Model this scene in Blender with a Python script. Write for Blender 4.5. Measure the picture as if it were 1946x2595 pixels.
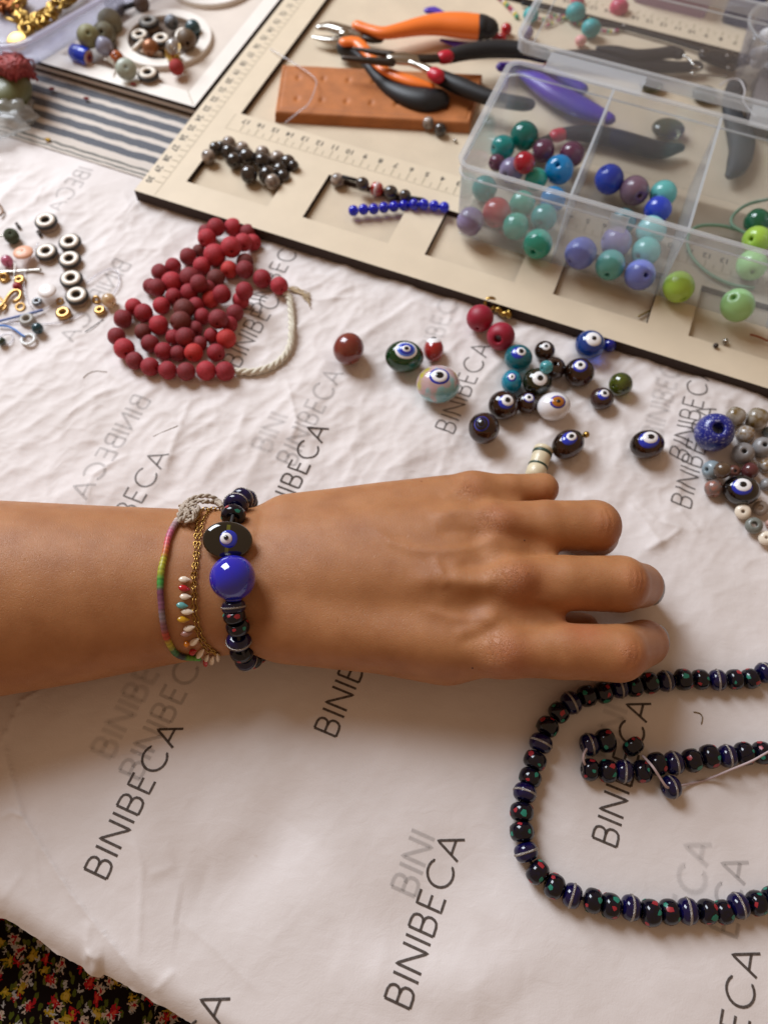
import bpy, bmesh, math, random
import numpy as np
from mathutils import Vector, Matrix
random.seed(7)
rng = np.random.RandomState(7)
R = math.radians
for o in list(bpy.data.objects):
    bpy.data.objects.remove(o)
scene = bpy.context.scene
scene.unit_settings.scale_length = 0.01            # one unit is one centimetre

# ------------------------------------------------------------------ camera
CAM_H, PITCH, ROLL, FOC = 31.0, R(63), R(3), 1950.0
cp, sp, cr, sr = math.cos(PITCH), math.sin(PITCH), math.cos(ROLL), math.sin(ROLL)
FWD = np.array([0, cp, -sp]); UP0 = np.array([0, sp, cp]); RT0 = np.array([1.0, 0, 0])
RT = cr * RT0 + sr * UP0
UPV = -sr * RT0 + cr * UP0
CAM = np.array([0, 0, CAM_H])
cam_data = bpy.data.cameras.new('camera')
cam = bpy.data.objects.new('camera', cam_data)
scene.collection.objects.link(cam)
scene.camera = cam
cam_data.sensor_fit = 'HORIZONTAL'
cam_data.sensor_width = 36.0
cam_data.lens = 36.0 * FOC / 1946.0
cam_data.clip_start = 0.5
cam_data.clip_end = 2000
cam.matrix_world = Matrix(((RT[0], UPV[0], -FWD[0], 0), (RT[1], UPV[1], -FWD[1], 0),
                           (RT[2], UPV[2], -FWD[2], CAM_H), (0, 0, 0, 1)))
cam_data.dof.use_dof = True
cam_data.dof.focus_distance = 28.3
cam_data.dof.aperture_fstop = 0.115

# ------------------------------------------------------------------ world and light
world = bpy.data.worlds.new('World')
scene.world = world
world.use_nodes = True
bg = world.node_tree.nodes['Background']
bg.inputs[0].default_value = (1.0, 0.64, 0.40, 1)
bg.inputs[1].default_value = 0.30

def area_light(name, loc, target, sx, sy, power, col):
    d = bpy.data.lights.new(name, 'AREA')
    d.shape = 'RECTANGLE'; d.size = sx; d.size_y = sy; d.energy = power; d.color = col
    o = bpy.data.objects.new(name, d)
    scene.collection.objects.link(o)
    o.location = loc
    o.rotation_euler = (Vector(target) - Vector(loc)).to_track_quat('-Z', 'Y').to_euler()
    return o
area_light('window_light', (-80, 100, 102), (-2, 18, 0), 66, 90, 282000, (0.86, 0.93, 1.02))
scene.view_settings.view_transform = 'Standard'
scene.view_settings.look = 'None'
scene.view_settings.exposure = 0.13
scene.view_settings.gamma = 1.0

# ------------------------------------------------------------------ picture point -> place on a level
def ray(u, v):
    x = u - 973.0; y = 1297.5 - v
    return RT * x + UPV * y + FWD * FOC
def P(u, v, z=0.0):
    d = ray(u, v)
    return CAM + d * ((z - CAM_H) / d[2])
def depth(p):
    return float(np.dot(np.array(p) - CAM, FWD))
def crop(s, ox=0, oy=0):
    return lambda x, y: (ox + s * x, oy + s * y)
cA = crop(.4219); cB = crop(.4219, 600, 0); cC = crop(.4219, 1246, 0); cD = crop(.4581, 0, 480)
cE = crop(.51, 1100, 420); cF = crop(.4219, 800, 740); cG = crop(.3291, 1400, 860); cH = crop(.2441, 360, 1200)
cI = crop(.6932, 600, 1150); cJ = crop(.4195, 1250, 1640); cK = crop(.6028, 0, 1650); cL = crop(.6908, 800, 1700)
cM = crop(.2532, 0, 500); cN = crop(.3315, 1200, 1160); cO = crop(.3014, 0, 2300); cQ = crop(.4219, 480, 320)
cR = crop(.2261, 1700, 900); cS = crop(.51, 1100, 0); cT = crop(.2773, 100, 950); cU = crop(.229, 80, 380)
cV = crop(.3075, 560, 580); cW = crop(1.173)
def rad_at(rpx, p):
    return rpx * depth(p) / FOC

# ------------------------------------------------------------------ noise
_perm = np.concatenate([rng.permutation(256)] * 3)
_ga = rng.rand(256) * 2 * math.pi
def perlin(x, y):
    x = np.asarray(x, float); y = np.asarray(y, float)
    xi = np.floor(x).astype(int); yi = np.floor(y).astype(int)
    xf = x - xi; yf = y - yi
    u = xf ** 3 * (xf * (xf * 6 - 15) + 10); v = yf ** 3 * (yf * (yf * 6 - 15) + 10)
    def g(ix, iy, dx, dy):
        h = _perm[(_perm[ix & 255] + (iy & 255))]
        a = _ga[h]
        return np.cos(a) * dx + np.sin(a) * dy
    a = g(xi, yi, xf, yf); b = g(xi + 1, yi, xf - 1, yf)
    c = g(xi, yi + 1, xf, yf - 1); d = g(xi + 1, yi + 1, xf - 1, yf - 1)
    return (a + u * (b - a)) * (1 - v) + (c + u * (d - c)) * v
def seg_dist(x, y, pts):
    best = np.full(np.shape(x), 1e9); tt = np.zeros(np.shape(x)); sg = np.zeros(np.shape(x))
    L = [0]
    for i in range(len(pts) - 1):
        L.append(L[-1] + math.dist(pts[i][:2], pts[i + 1][:2]))
    for i in range(len(pts) - 1):
        ax, ay = pts[i][:2]; bx, by = pts[i + 1][:2]
        dx, dy = bx - ax, by - ay; n = dx * dx + dy * dy + 1e-12
        t = np.clip(((x - ax) * dx + (y - ay) * dy) / n, 0, 1)
        d = np.hypot(x - ax - t * dx, y - ay - t * dy)
        m = d < best
        best = np.where(m, d, best)
        tt = np.where(m, (L[i] + t * (L[i + 1] - L[i])) / L[-1], tt)
        sg = np.where(m, np.sign((x - ax) * dy - (y - ay) * dx), sg)
    return best, tt, sg

# ------------------------------------------------------------------ materials
def lin(c):
    def f(v):
        v /= 255.0
        return v / 12.92 if v <= .04045 else ((v + .055) / 1.055) ** 2.4
    if isinstance(c, str):
        c = tuple(int(c[i:i + 2], 16) for i in (0, 2, 4))
    return tuple(f(v) for v in c)
_mats = {}
def M(name, col, rough=.5, metal=0., trans=0., sss=0., coat=0., spec=.5, var=0., vscale=3., bump=0., bscale=8.,
      alpha=1., ior=1.5, col2=None, sheen=0.):
    if name in _mats: return _mats[name]
    m = bpy.data.materials.new(name); m.use_nodes = True
    nt = m.node_tree; b = nt.nodes['Principled BSDF']
    c = lin(col) if not (isinstance(col, tuple) and max(col) <= 1.0) else col
    I = b.inputs
    I['Base Color'].default_value = (*c, 1); I['Roughness'].default_value = rough; I['Metallic'].default_value = metal
    I['Transmission Weight'].default_value = trans; I['IOR'].default_value = ior
    I['Coat Weight'].default_value = coat; I['Specular IOR Level'].default_value = spec
    I['Alpha'].default_value = alpha; I['Sheen Weight'].default_value = sheen
    if sss:
        I['Subsurface Weight'].default_value = sss; I['Subsurface Radius'].default_value = (.3, .2, .15)
        I['Subsurface Scale'].default_value = .5
    if var or bump:
        tc = nt.nodes.new('ShaderNodeTexCoord')
    if var:
        n = nt.nodes.new('ShaderNodeTexNoise'); n.inputs['Scale'].default_value = vscale; n.inputs['Detail'].default_value = 6
        nt.links.new(tc.outputs['Object'], n.inputs['Vector'])
        r = nt.nodes.new('ShaderNodeValToRGB')
        c2 = lin(col2) if col2 else tuple(v * (1 - var) for v in c)
        r.color_ramp.elements[0].position = .35; r.color_ramp.elements[1].position = .68
        r.color_ramp.elements[0].color = (*c2, 1); r.color_ramp.elements[1].color = (*c, 1)
        nt.links.new(n.outputs[0], r.inputs[0]); nt.links.new(r.outputs[0], I['Base Color'])
    if bump:
        n = nt.nodes.new('ShaderNodeTexNoise'); n.inputs['Scale'].default_value = bscale; n.inputs['Detail'].default_value = 8
        nt.links.new(tc.outputs['Object'], n.inputs['Vector'])
        bp = nt.nodes.new('ShaderNodeBump'); bp.inputs['Strength'].default_value = bump; bp.inputs['Distance'].default_value = .1
        nt.links.new(n.outputs[0], bp.inputs['Height']); nt.links.new(bp.outputs[0], I['Normal'])
    _mats[name] = m
    return m
def M_plastic(name, milky, tint='F2F4FA'):
    """clear or frosted thin polypropylene wall"""
    if name in _mats: return _mats[name]
    m = bpy.data.materials.new(name); m.use_nodes = True
    nt = m.node_tree; nt.nodes.clear()
    out = nt.nodes.new('ShaderNodeOutputMaterial')
    tr = nt.nodes.new('ShaderNodeBsdfTransparent'); tr.inputs[0].default_value = (.95, .96, .97, 1)
    df = nt.nodes.new('ShaderNodeBsdfDiffuse'); df.inputs[0].default_value = (*lin(tint), 1)
    tl = nt.nodes.new('ShaderNodeBsdfTranslucent'); tl.inputs[0].default_value = (*lin(tint), 1)
    ad = nt.nodes.new('ShaderNodeMixShader'); ad.inputs[0].default_value = .5
    nt.links.new(df.outputs[0], ad.inputs[1]); nt.links.new(tl.outputs[0], ad.inputs[2])
    m1 = nt.nodes.new('ShaderNodeMixShader'); m1.inputs[0].default_value = milky
    nt.links.new(tr.outputs[0], m1.inputs[1]); nt.links.new(ad.outputs[0], m1.inputs[2])
    gl = nt.nodes.new('ShaderNodeBsdfGlossy'); gl.inputs['Roughness'].default_value = .12
    lw = nt.nodes.new('ShaderNodeLayerWeight'); lw.inputs[0].default_value = .5
    pw = nt.nodes.new('ShaderNodeMath'); pw.operation = 'POWER'; pw.inputs[1].default_value = 4.5
    nt.links.new(lw.outputs['Facing'], pw.inputs[0])
    fr = nt.nodes.new('ShaderNodeMath'); fr.operation = 'MULTIPLY_ADD'; fr.inputs[1].default_value = .7; fr.inputs[2].default_value = .035
    nt.links.new(pw.outputs[0], fr.inputs[0])
    m2 = nt.nodes.new('ShaderNodeMixShader')
    nt.links.new(fr.outputs[0], m2.inputs[0]); nt.links.new(m1.outputs[0], m2.inputs[1]); nt.links.new(gl.outputs[0], m2.inputs[2])
    nt.links.new(m2.outputs[0], out.inputs[0])
    _mats[name] = m
    return m

# ------------------------------------------------------------------ objects
def tag(o, label=None, cat=None, group=None, kind=None):
    if label: o['label'] = label
    if cat: o['category'] = cat
    if group: o['group'] = group
    if kind: o['kind'] = kind
    return o
def link(o, parent=None):
    scene.collection.objects.link(o)
    if parent is not None: o.parent = parent
    return o
def empty(name, loc=(0, 0, 0), label=None, cat=None, group=None):
    o = bpy.data.objects.new(name, None); o.location = tuple(loc); o.empty_display_size = .3
    link(o); return tag(o, label, cat, group)
def mesh_data(name, V, F, mats, smooth=True, fmat=None):
    me = bpy.data.meshes.new(name)
    me.from_pydata([tuple(map(float, v)) for v in V], [], [tuple(map(int, f)) for f in F])
    for m in (mats if isinstance(mats, (list, tuple)) else [mats]): me.materials.append(m)
    if smooth: me.polygons.foreach_set('use_smooth', [True] * len(me.polygons))
    if fmat is not None: me.polygons.foreach_set('material_index', list(map(int, fmat)))
    me.update()
    return me
def obj(name, geo, mats, parent=None, smooth=True, loc=(0, 0, 0), fmat=None, sharp=None):
    V, F = geo[:2]
    me = mesh_data(name, V, F, mats, smooth, fmat)
    if sharp is not None:
        me.set_sharp_from_angle(angle=R(sharp))
    o = bpy.data.objects.new(name, me)
    o.location = tuple(loc)
    link(o, parent)
    return o
def join(*gs):
    V = []; F = []
    for g in gs:
        n = len(V); V += [tuple(v) for v in g[0]]; F += [tuple(i + n for i in f) for f in g[1]]
    return V, F
def move(g, off):
    return [(v[0] + off[0], v[1] + off[1], v[2] + off[2]) for v in g[0]], g[1]
def xform(g, mat):
    return [tuple(mat @ Vector(v)) for v in g[0]], g[1]
def lathe(prof, n=24, axis='z', close=False):
    V = []; F = []
    k = len(prof)
    for i in range(n):
        a = 2 * math.pi * i / n
        for r, z in prof: V.append((r * math.cos(a), r * math.sin(a), z))
    m = k if close else k - 1
    for i in range(n):
        j = (i + 1) % n
        for q in range(m):
            q2 = (q + 1) % k
            F.append((i * k + q, j * k + q, j * k + q2, i * k + q2))
    return V, F
def sphere(r=1., seg=24, rings=14, sx=1, sy=1, sz=1):
    prof = [(r * math.sin(math.pi * i / rings), -r * math.cos(math.pi * i / rings)) for i in range(rings + 1)]
    prof[0] = (1e-4, -r); prof[-1] = (1e-4, r)
    V, F = lathe(prof, seg)
    return [(x * sx, y * sy, z * sz) for x, y, z in V], F
def bead_geo(hole=.2, half=.85, seg=28, e=2.0, n=12):
    """bead of outer radius 1 with a drilled hole along z"""
    prof = []
    r0 = hole
    for i in range(n + 1):
        t = -math.pi / 2 + math.pi * i / n
        r = r0 + .04 + (1 - r0 - .04) * abs(math.cos(t)) ** (2 / e)
        z = half * math.copysign(abs(math.sin(t)) ** (2 / e), math.sin(t))
        prof.append((r, z))
    prof += [(r0, half * .93), (r0, -half * .93)]
    return lathe(prof, seg, close=True)
def smooth_path(pts, step=.15, closed=False):
    pts = [np.array(p, float) for p in pts]
    out = []
    n = len(pts)
    rngi = range(n if closed else n - 1)
    for i in rngi:
        p0 = pts[(i - 1) % n] if (closed or i > 0) else 2 * pts[0] - pts[1]
        p1 = pts[i]; p2 = pts[(i + 1) % n]
        p3 = pts[(i + 2) % n] if (closed or i < n - 2) else 2 * p2 - p1
        k = max(2, int(np.linalg.norm((p2 - p1)[:3]) / step))
        for j in range(k):
            t = j / k
            out.append(.5 * (2 * p1 + (p2 - p0) * t + (2 * p0 - 5 * p1 + 4 * p2 - p3) * t * t + (3 * p1 - p0 - 3 * p2 + p3) * t ** 3))
    if not closed: out.append(pts[-1])
    return out
def tube(path, rad, n=8, closed=False, flat=1.0, up=(0, 0, 1), caps=True):
    path = [np.array(p[:3], float) for p in path]
    k = len(path)
    if np.isscalar(rad): rad = [rad] * k
    V = []; F = []
    prev = None
    for i in range(k):
        a = path[(i - 1) % k] if (closed or i > 0) else path[0]
        b = path[(i + 1) % k] if (closed or i < k - 1) else path[-1]
        t = b - a; t /= (np.linalg.norm(t) + 1e-9)
        if prev is None:
            u = np.array(up, float)
            if abs(np.dot(u, t)) > .95: u = np.array([1., 0, 0])
        else: u = prev
        s = np.cross(t, u); s /= (np.linalg.norm(s) + 1e-9); w = np.cross(s, t); prev = w
        for j in range(n):
            an = 2 * math.pi * j / n
            V.append(path[i] + rad[i] * (math.cos(an) * s + flat * math.sin(an) * w))
    for i in range(k if closed else k - 1):
        i2 = (i + 1) % k
        for j in range(n):
            j2 = (j + 1) % n
            F.append((i * n + j, i * n + j2, i2 * n + j2, i2 * n + j))
    if caps and not closed:
        for i, sgn in ((0, -1), (k - 1, 1)):
            a = path[i]; b = path[i - 1] if i else path[1]
            d = (a - b) / (np.linalg.norm(a - b) + 1e-9)
            V.append(a + d * rad[i] * .55); c = len(V) - 1
            for j in range(n):
                j2 = (j + 1) % n
                F.append((i * n + j2, i * n + j, c) if sgn < 0 else (i * n + j, i * n + j2, c))
    return V, F
def rtube(pts4, n=14, flat=1., step=.25, **k):
    """tube through points (x,y,z,r)"""
    s = smooth_path(pts4, step)
    # rounded ends
    a = s[0]; b = s[1]; d = (a - b)[:3]; d /= np.linalg.norm(d) + 1e-9
    st = [np.array([*(a[:3] + d * a[3] * math.sin(q)), a[3] * math.cos(q)]) for q in (1.35, 1.0, .6, .3)]
    a = s[-1]; b = s[-2]; d = (a - b)[:3]; d /= np.linalg.norm(d) + 1e-9
    en = [np.array([*(a[:3] + d * a[3] * math.sin(q)), a[3] * math.cos(q)]) for q in (.3, .6, 1.0, 1.35)]
    s = st + s + en
    return tube([p[:3] for p in s], [max(p[3], 1e-3) for p in s], n, flat=flat, **k)
def box_geo(x0, y0, z0, x1, y1, z1):
    V = [(x, y, z) for z in (z0, z1) for y in (y0, y1) for x in (x0, x1)]
    F = [(0, 2, 3, 1), (4, 5, 7, 6), (0, 1, 5, 4), (2, 6, 7, 3), (0, 4, 6, 2), (1, 3, 7, 5)]
    return V, F
def bevel(o, w=.03, seg=2, ang=30):
    bm = bmesh.new(); bm.from_mesh(o.data)
    es = [e for e in bm.edges if len(e.link_faces) == 2 and e.calc_face_angle(0) > R(ang)]
    bmesh.ops.bevel(bm, geom=es, offset=w, segments=seg, affect='EDGES', profile=.5)
    bm.to_mesh(o.data); bm.free()
    return o
def prism(poly, z0, z1):
    n = len(poly)
    V = [(x, y, z0) for x, y in poly] + [(x, y, z1) for x, y in poly]
    F = [tuple(reversed(range(n))), tuple(range(n, 2 * n))] + [(i, (i + 1) % n, n + (i + 1) % n, n + i) for i in range(n)]
    return V, F
def grid_geo(xs, ys, fn):
    nx, ny = len(xs), len(ys)
    V = [fn(x, y) for y in ys for x in xs]
    F = [(j * nx + i, j * nx + i + 1, (j + 1) * nx + i + 1, (j + 1) * nx + i) for j in range(ny - 1) for i in range(nx - 1)]
    return V, F
def grid_object(name, X, Y, Z, mats, parent=None):
    """fast grid mesh from numpy arrays"""
    ny, nx = X.shape
    me = bpy.data.meshes.new(name)
    co = np.stack([X, Y, Z], -1).reshape(-1, 3).astype(np.float32)
    idx = np.arange(ny * nx).reshape(ny, nx)
    q = np.stack([idx[:-1, :-1], idx[:-1, 1:], idx[1:, 1:], idx[1:, :-1]], -1).reshape(-1)
    nf = (ny - 1) * (nx - 1)
    me.vertices.add(len(co)); me.vertices.foreach_set('co', co.ravel())
    me.loops.add(nf * 4); me.loops.foreach_set('vertex_index', q.astype(np.int32))
    me.polygons.add(nf); me.polygons.foreach_set('loop_start', np.arange(0, nf * 4, 4, dtype=np.int32))
    me.polygons.foreach_set('use_smooth', np.ones(nf, bool))
    for m in (mats if isinstance(mats, list) else [mats]): me.materials.append(m)
    me.update(calc_edges=True); me.validate()
    o = bpy.data.objects.new(name, me)
    return link(o, parent)

# ------------------------------------------------------------------ the table top and the sheet of printed paper
def PX(l, c=None, z=0.0):
    return [P(*(c(*p) if c else p), z) for p in l]
front_edge = PX([(-260, 2245), (-120, 2290), (0, 2333), (52, 2362), (110, 2405), (165, 2440), (196, 2453), (206, 2466), (222, 2478), (240, 2482),
                 (252, 2474), (290, 2493), (340, 2520), (400, 2556), (460, 2590), (560, 2650), (700, 2730), (900, 2840), (1946, 3300)])
back_edge = PX([(-300, 240), (0, 334), (180, 388), (363, 451), (1000, 660), (1946, 960), (2200, 1040)])
fx = [p[0] for p in front_edge]; fy = [p[1] for p in front_edge]
bx = [p[0] for p in back_edge]; by = [p[1] for p in back_edge]
def y_front(x): return np.interp(x, fx, fy)
def y_back(x): return np.interp(x, bx, by) + 1.2 * np.clip((np.asarray(x) + 15.2) / .3, 0, 1)

def worley(x, y, seed=0.):
    xi = np.floor(x).astype(int); yi = np.floor(y).astype(int)
    f1 = np.full(np.shape(x), 9.); f2 = np.full(np.shape(x), 9.); hid = np.zeros(np.shape(x)); o1x = np.zeros(np.shape(x)); o1y = np.zeros(np.shape(x))
    sd = int(seed * 17)
    for i in (-1, 0, 1):
        for j in (-1, 0, 1):
            h_ = _perm[(_perm[(xi + i + sd) & 255] + ((yi + j) & 255))]
            h2 = _perm[(h_ + 91) & 255]
            ddx = xi + i + h_ / 255. - x; ddy = yi + j + h2 / 255. - y
            d_ = np.hypot(ddx, ddy)
            m_ = d_ < f1
            f2 = np.where(m_, f1, np.minimum(f2, d_)); f1 = np.where(m_, d_, f1)
            hid = np.where(m_, _perm[(h2 + 37) & 255], hid); o1x = np.where(m_, ddx, o1x); o1y = np.where(m_, ddy, o1y)
    return f1, f2, hid / 255. * 2 * math.pi, o1x, o1y
creases = [(PX([(0, 300), (100, 690), (300, 1010), (520, 1280), (640, 1450)], cK), .16, .055, 'step'),
           (PX([(560, 770), (600, 900), (590, 1100), (580, 1320)], cK), .12, .05, 'r'),
           (PX([(0, 710), (50, 680), (110, 700)], cK), .1, .06, 'r'), (PX([(150, 800), (160, 1000), (200, 1110)], cK), .1, .03, 'r'),
           (PX([(0, 400), (90, 210), (190, 150)], cK), .12, .05, 'step'), (PX([(700, 1090), (900, 1250), (1100, 1450)], cK), .12, .025, 'r'),
           (PX([(640, 1440), (740, 1340)], cK), .12, .06, 'r'), (PX([(355, 1330), (380, 1130)], cK), .15, .06, 'r'),
           (PX([(380, 1380), (400, 1300), (360, 1260)], cK), .16, .12, 'r'),
           (PX([(620, 950), (740, 900)], cK), .15, .03, 'r'), (PX([(0, 1060), (100, 930)], cK), .1, .03, 'r'),
           (PX([(440, 1190), (470, 1000), (500, 930), (700, 800), (830, 740)], cT), .12, .09, 'r'),
           (PX([(540, 1250), (600, 1500), (630, 1640), (560, 1800)], cV), .12, .09, 'r'),
           (PX([(600, 530), (700, 560), (800, 600), (1000, 570), (1150, 560)], cV), .2, .08, 'r'),
           (PX([(1140, 950), (1250, 620), (1400, 200)], cT), .14, .07, 'r'), (PX([(700, 100), (300, 350), (160, 500)], cT), .3, .10, 'r'),
           (PX([(1300, 420), (1230, 560), (1100, 700)], cU), .2, .08, 'r'), (PX([(1000, 450), (1100, 640), (900, 820)], cU), .35, .10, 'r'),
           (PX([(150, 400), (60, 560), (0, 640)], cU), .18, .08, 'r'),
           (PX([(1000, 1450), (860, 1560), (700, 1640)], cG), .14, .08, 'r'), (PX([(1250, 1250), (1500, 1450), (1640, 1640)], cG), .35, .12, 'r'),
           (PX([(560, 1250), (700, 1400), (850, 1640)], cG), .3, .10, 'r'), (PX([(950, 1300), (1130, 1500)], cG), .25, .09, 'r'),
           (PX([(890, 760), (860, 900), (800, 1000)], cG), .25, .08, 'r'),
           (PX([(1350, 1500), (1450, 1350), (1640, 1250)], cN), .2, .07, 'r'), (PX([(1200, 300), (1400, 500), (1640, 560)], cN), .3, .08, 'r')]
dips = [(PX([(620, 1010), (760, 960), (900, 1010), (1010, 950), (1130, 830), (1330, 520)], cK), 1.3, -.30),
        (PX([(480, 1010), (560, 830), (700, 420), (650, 300)], cK), 1.3, .14),
        (PX([(700, 560), (480, 830), (330, 1000), (150, 1200)], cL), 1.6, -.18),
        (PX([(640, 760), (560, 1000), (700, 1250)], cL), 1.6, .10),
        (PX([(60, 1050), (300, 1120), (760, 1190)], cL), 1.0, .16)]
def paper_h(x, y):
    x = np.asarray(x, float); y = np.asarray(y, float)
    # how crumpled: strong far left, calm near the front
    m = np.clip((y - 9) / 9, 0, 1) * .9 + .13
    m = m * (1 - .35 * np.clip((x - 2) / 10, 0, 1) * np.clip((20 - y) / 5, 0, 1))
    fade = np.clip((y_back(x) - 1.1 - y) / 1.6, 0.12, 1)
    c, s = math.cos(R(52)), math.sin(R(52))
    a = x * c + y * s; b = -x * s + y * c             # a runs along the folds
    wx = perlin(x * .3 + 9, y * .3) * 1.6; wy = perlin(x * .3, y * .3 + 31) * 1.6
    h = .27 * perlin(a * .13 + wx * .3, b * .33 + wy * .3 + 5)
    r1 = 1 - np.abs(perlin(a * .15 + wx * .35 + 3, b * .46 + wy * .3)) * 2.4
    r2 = 1 - np.abs(perlin(x * .55 + wx, y * .55 + wy + 17)) * 2.4
    r3 = 1 - np.abs(perlin(a * .6 + wy * 1.1, b * 1.5 + wx)) * 2.2
    h = h + .05 * np.clip(r1, 0, 1) ** 2.5 + .02 * np.clip(r2, 0, 1) ** 3
    for sc_, am, st in ((.36, .11, 2.1), (.75, .06, 1.7), (1.7, .022, 1.3)):
        u_ = a * sc_ + .45 * perlin(x * sc_ * .6 + 4, y * sc_ * .6) ; v_ = b * sc_ * st + .45 * perlin(x * sc_ * .6, y * sc_ * .6 + 8)
        f1, f2, an, ox, oy = worley(u_, v_, sc_)
        h = h + am * (f1 ** 2 * 1.3 + .55 * (np.cos(an) * ox + np.sin(an) * oy) * np.clip((f2 - f1) * 3, 0, 1))
    h = h * m
    h = h + .05 * perlin(x * .17 + 3, y * .17)
    for pts, w, amp, kind in creases:
        d, t, sg = seg_dist(x, y, pts)
        env = np.clip(np.minimum(t, 1 - t) * 6, 0, 1)
        if kind == 'r': h = h + amp * 1.25 * np.exp(-(d / w)) * env
        else: h = h + amp * 1.6 * (np.exp(-(d / w)) + .35 * sg * np.exp(-(d / 1.2))) * env
    for pts, w, amp in dips:
        d, t, sg = seg_dist(x, y, pts)
        h = h + amp * np.exp(-(d / w) ** 2) * np.clip(np.minimum(t, 1 - t) * 4, 0, 1)
    h = h * fade + .03
    e = y - y_front(x)
    return h - np.clip(1.0 - e, 0, 1) ** 2 * .55
def H(p):
    return float(paper_h(p[0], p[1]))

nx, ny = 610, 560
xs = np.linspace(-30, 30, nx)
tt = np.linspace(0, 1, ny)
Xg = np.repeat(xs[None, :], ny, 0)
yf_ = y_front(xs); yb_ = y_back(xs)
Yg = yf_[None, :] + (yb_ - yf_)[None, :] * tt[:, None]
jag = perlin(xs * 2.2, xs * 0 + .5) * .07 + perlin(xs * 7, xs * 0 + 3.5) * .03
Yg[0] += jag
Zg = paper_h(Xg, Yg)
# paper material: thin translucent tissue with fibres
pm = bpy.data.materials.new('printed_tissue'); pm.use_nodes = True
nt = pm.node_tree; b = nt.nodes['Principled BSDF']
b.inputs['Roughness'].default_value = .62
b.inputs['Specular IOR Level'].default_value = .25
tc = nt.nodes.new('ShaderNodeTexCoord')
def noise(scale, det=6, vec=None, dist=0):
    n = nt.nodes.new('ShaderNodeTexNoise'); n.inputs['Scale'].default_value = scale; n.inputs['Detail'].default_value = det
    n.inputs['Distortion'].default_value = dist
    nt.links.new(vec or tc.outputs['Object'], n.inputs['Vector']); return n.outputs[0]
ramp = nt.nodes.new('ShaderNodeValToRGB')
ramp.color_ramp.elements[0].position = .3; ramp.color_ramp.elements[0].color = (.66, .605, .575, 1)
ramp.color_ramp.elements[1].position = .7; ramp.color_ramp.elements[1].color = (.75, .70, .68, 1)
nt.links.new(noise(.28, 4), ramp.inputs[0])
# faint flecks
fl = nt.nodes.new('ShaderNodeValToRGB'); fl.color_ramp.elements[0].position = .73; fl.color_ramp.elements[1].position = .80
fl.color_ramp.elements[0].color = (1, 1, 1, 1); fl.color_ramp.elements[1].color = (.72, .62, .52, 1)
nt.links.new(noise(2.3, 9), fl.inputs[0])
mx = nt.nodes.new('ShaderNodeMix'); mx.data_type = 'RGBA'; mx.blend_type = 'MULTIPLY'; mx.inputs[0].default_value = .5
nt.links.new(ramp.outputs[0], mx.inputs[6]); nt.links.new(fl.outputs[0], mx.inputs[7])
nt.links.new(mx.outputs[2], b.inputs['Base Color'])
mpn = nt.nodes.new('ShaderNodeMapping'); mpn.inputs['Rotation'].default_value = (0, 0, R(-40)); mpn.inputs['Scale'].default_value = (1, 1.5, 1)
nt.links.new(tc.outputs['Object'], mpn.inputs[0])
b1 = nt.nodes.new('ShaderNodeBump'); b1.inputs['Strength'].default_value = .2; b1.inputs['Distance'].default_value = .12
nt.links.new(noise(1.1, 5, mpn.outputs[0], .6), b1.inputs['Height'])
b2 = nt.nodes.new('ShaderNodeBump'); b2.inputs['Strength'].default_value = .16; b2.inputs['Distance'].default_value = .03
nt.links.new(noise(16, 4), b2.inputs['Height']); nt.links.new(b1.outputs[0], b2.inputs['Normal'])
nt.links.new(b2.outputs[0], b.inputs['Normal'])
cat_ = nt.nodes.new('ShaderNodeAttribute'); cat_.attribute_name = 'crumple'
vd = nt.nodes.new('ShaderNodeVectorMath'); vd.operation = 'ADD'
nd = nt.nodes.new('ShaderNodeTexNoise'); nd.inputs['Scale'].default_value = .6; nd.inputs['Detail'].default_value = 3
nt.links.new(tc.outputs['Object'], nd.inputs['Vector']); nt.links.new(mpn.outputs[0], vd.inputs[0]); nt.links.new(nd.outputs[1], vd.inputs[1])
vc = nt.nodes.new('ShaderNodeTexVoronoi'); vc.feature = 'DISTANCE_TO_EDGE'; vc.inputs['Scale'].default_value = .42
nt.links.new(vd.outputs[0], vc.inputs['Vector'])
vr_ = nt.nodes.new('ShaderNodeMapRange'); vr_.inputs[1].default_value = 0; vr_.inputs[2].default_value = .12; nt.links.new(vc.outputs[0], vr_.inputs[0])
b3 = nt.nodes.new('ShaderNodeBump'); b3.inputs['Distance'].default_value = .06; b3.invert = True
ms_ = nt.nodes.new('ShaderNodeMath'); ms_.operation = 'MULTIPLY'; ms_.inputs[1].default_value = .13; nt.links.new(cat_.outputs['Fac'], ms_.inputs[0])
nt.links.new(ms_.outputs[0], b3.inputs['Strength']); nt.links.new(vr_.outputs[0], b3.inputs['Height']); nt.links.new(b3.outputs[0], b1.inputs['Normal'])
paper = grid_object('tissue_paper', Xg, Yg, Zg, pm)
cr_a = paper.data.attributes.new('crumple', 'FLOAT', 'POINT')
cr_a.data.foreach_set('value', (np.clip((Yg - 8) / 10, 0.08, 1)).ravel().astype(np.float32))
tag(paper, 'crumpled white tissue paper with grey printed words, spread over the whole table', 'paper')

# table
wood = M('table_wood', '6B5240', .5, var=.3, vscale=.6)
tbl = obj('table', prism([(-60, 4.0), (-14, -2.4 + 3.3), (-9, -1.0), (-4, -2.8), (30, -14), (60, -14), (60, 90), (-60, 90)], -3.5, -.75), wood, smooth=False)
tag(tbl, 'wooden table top under the paper', kind='structure')

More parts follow.
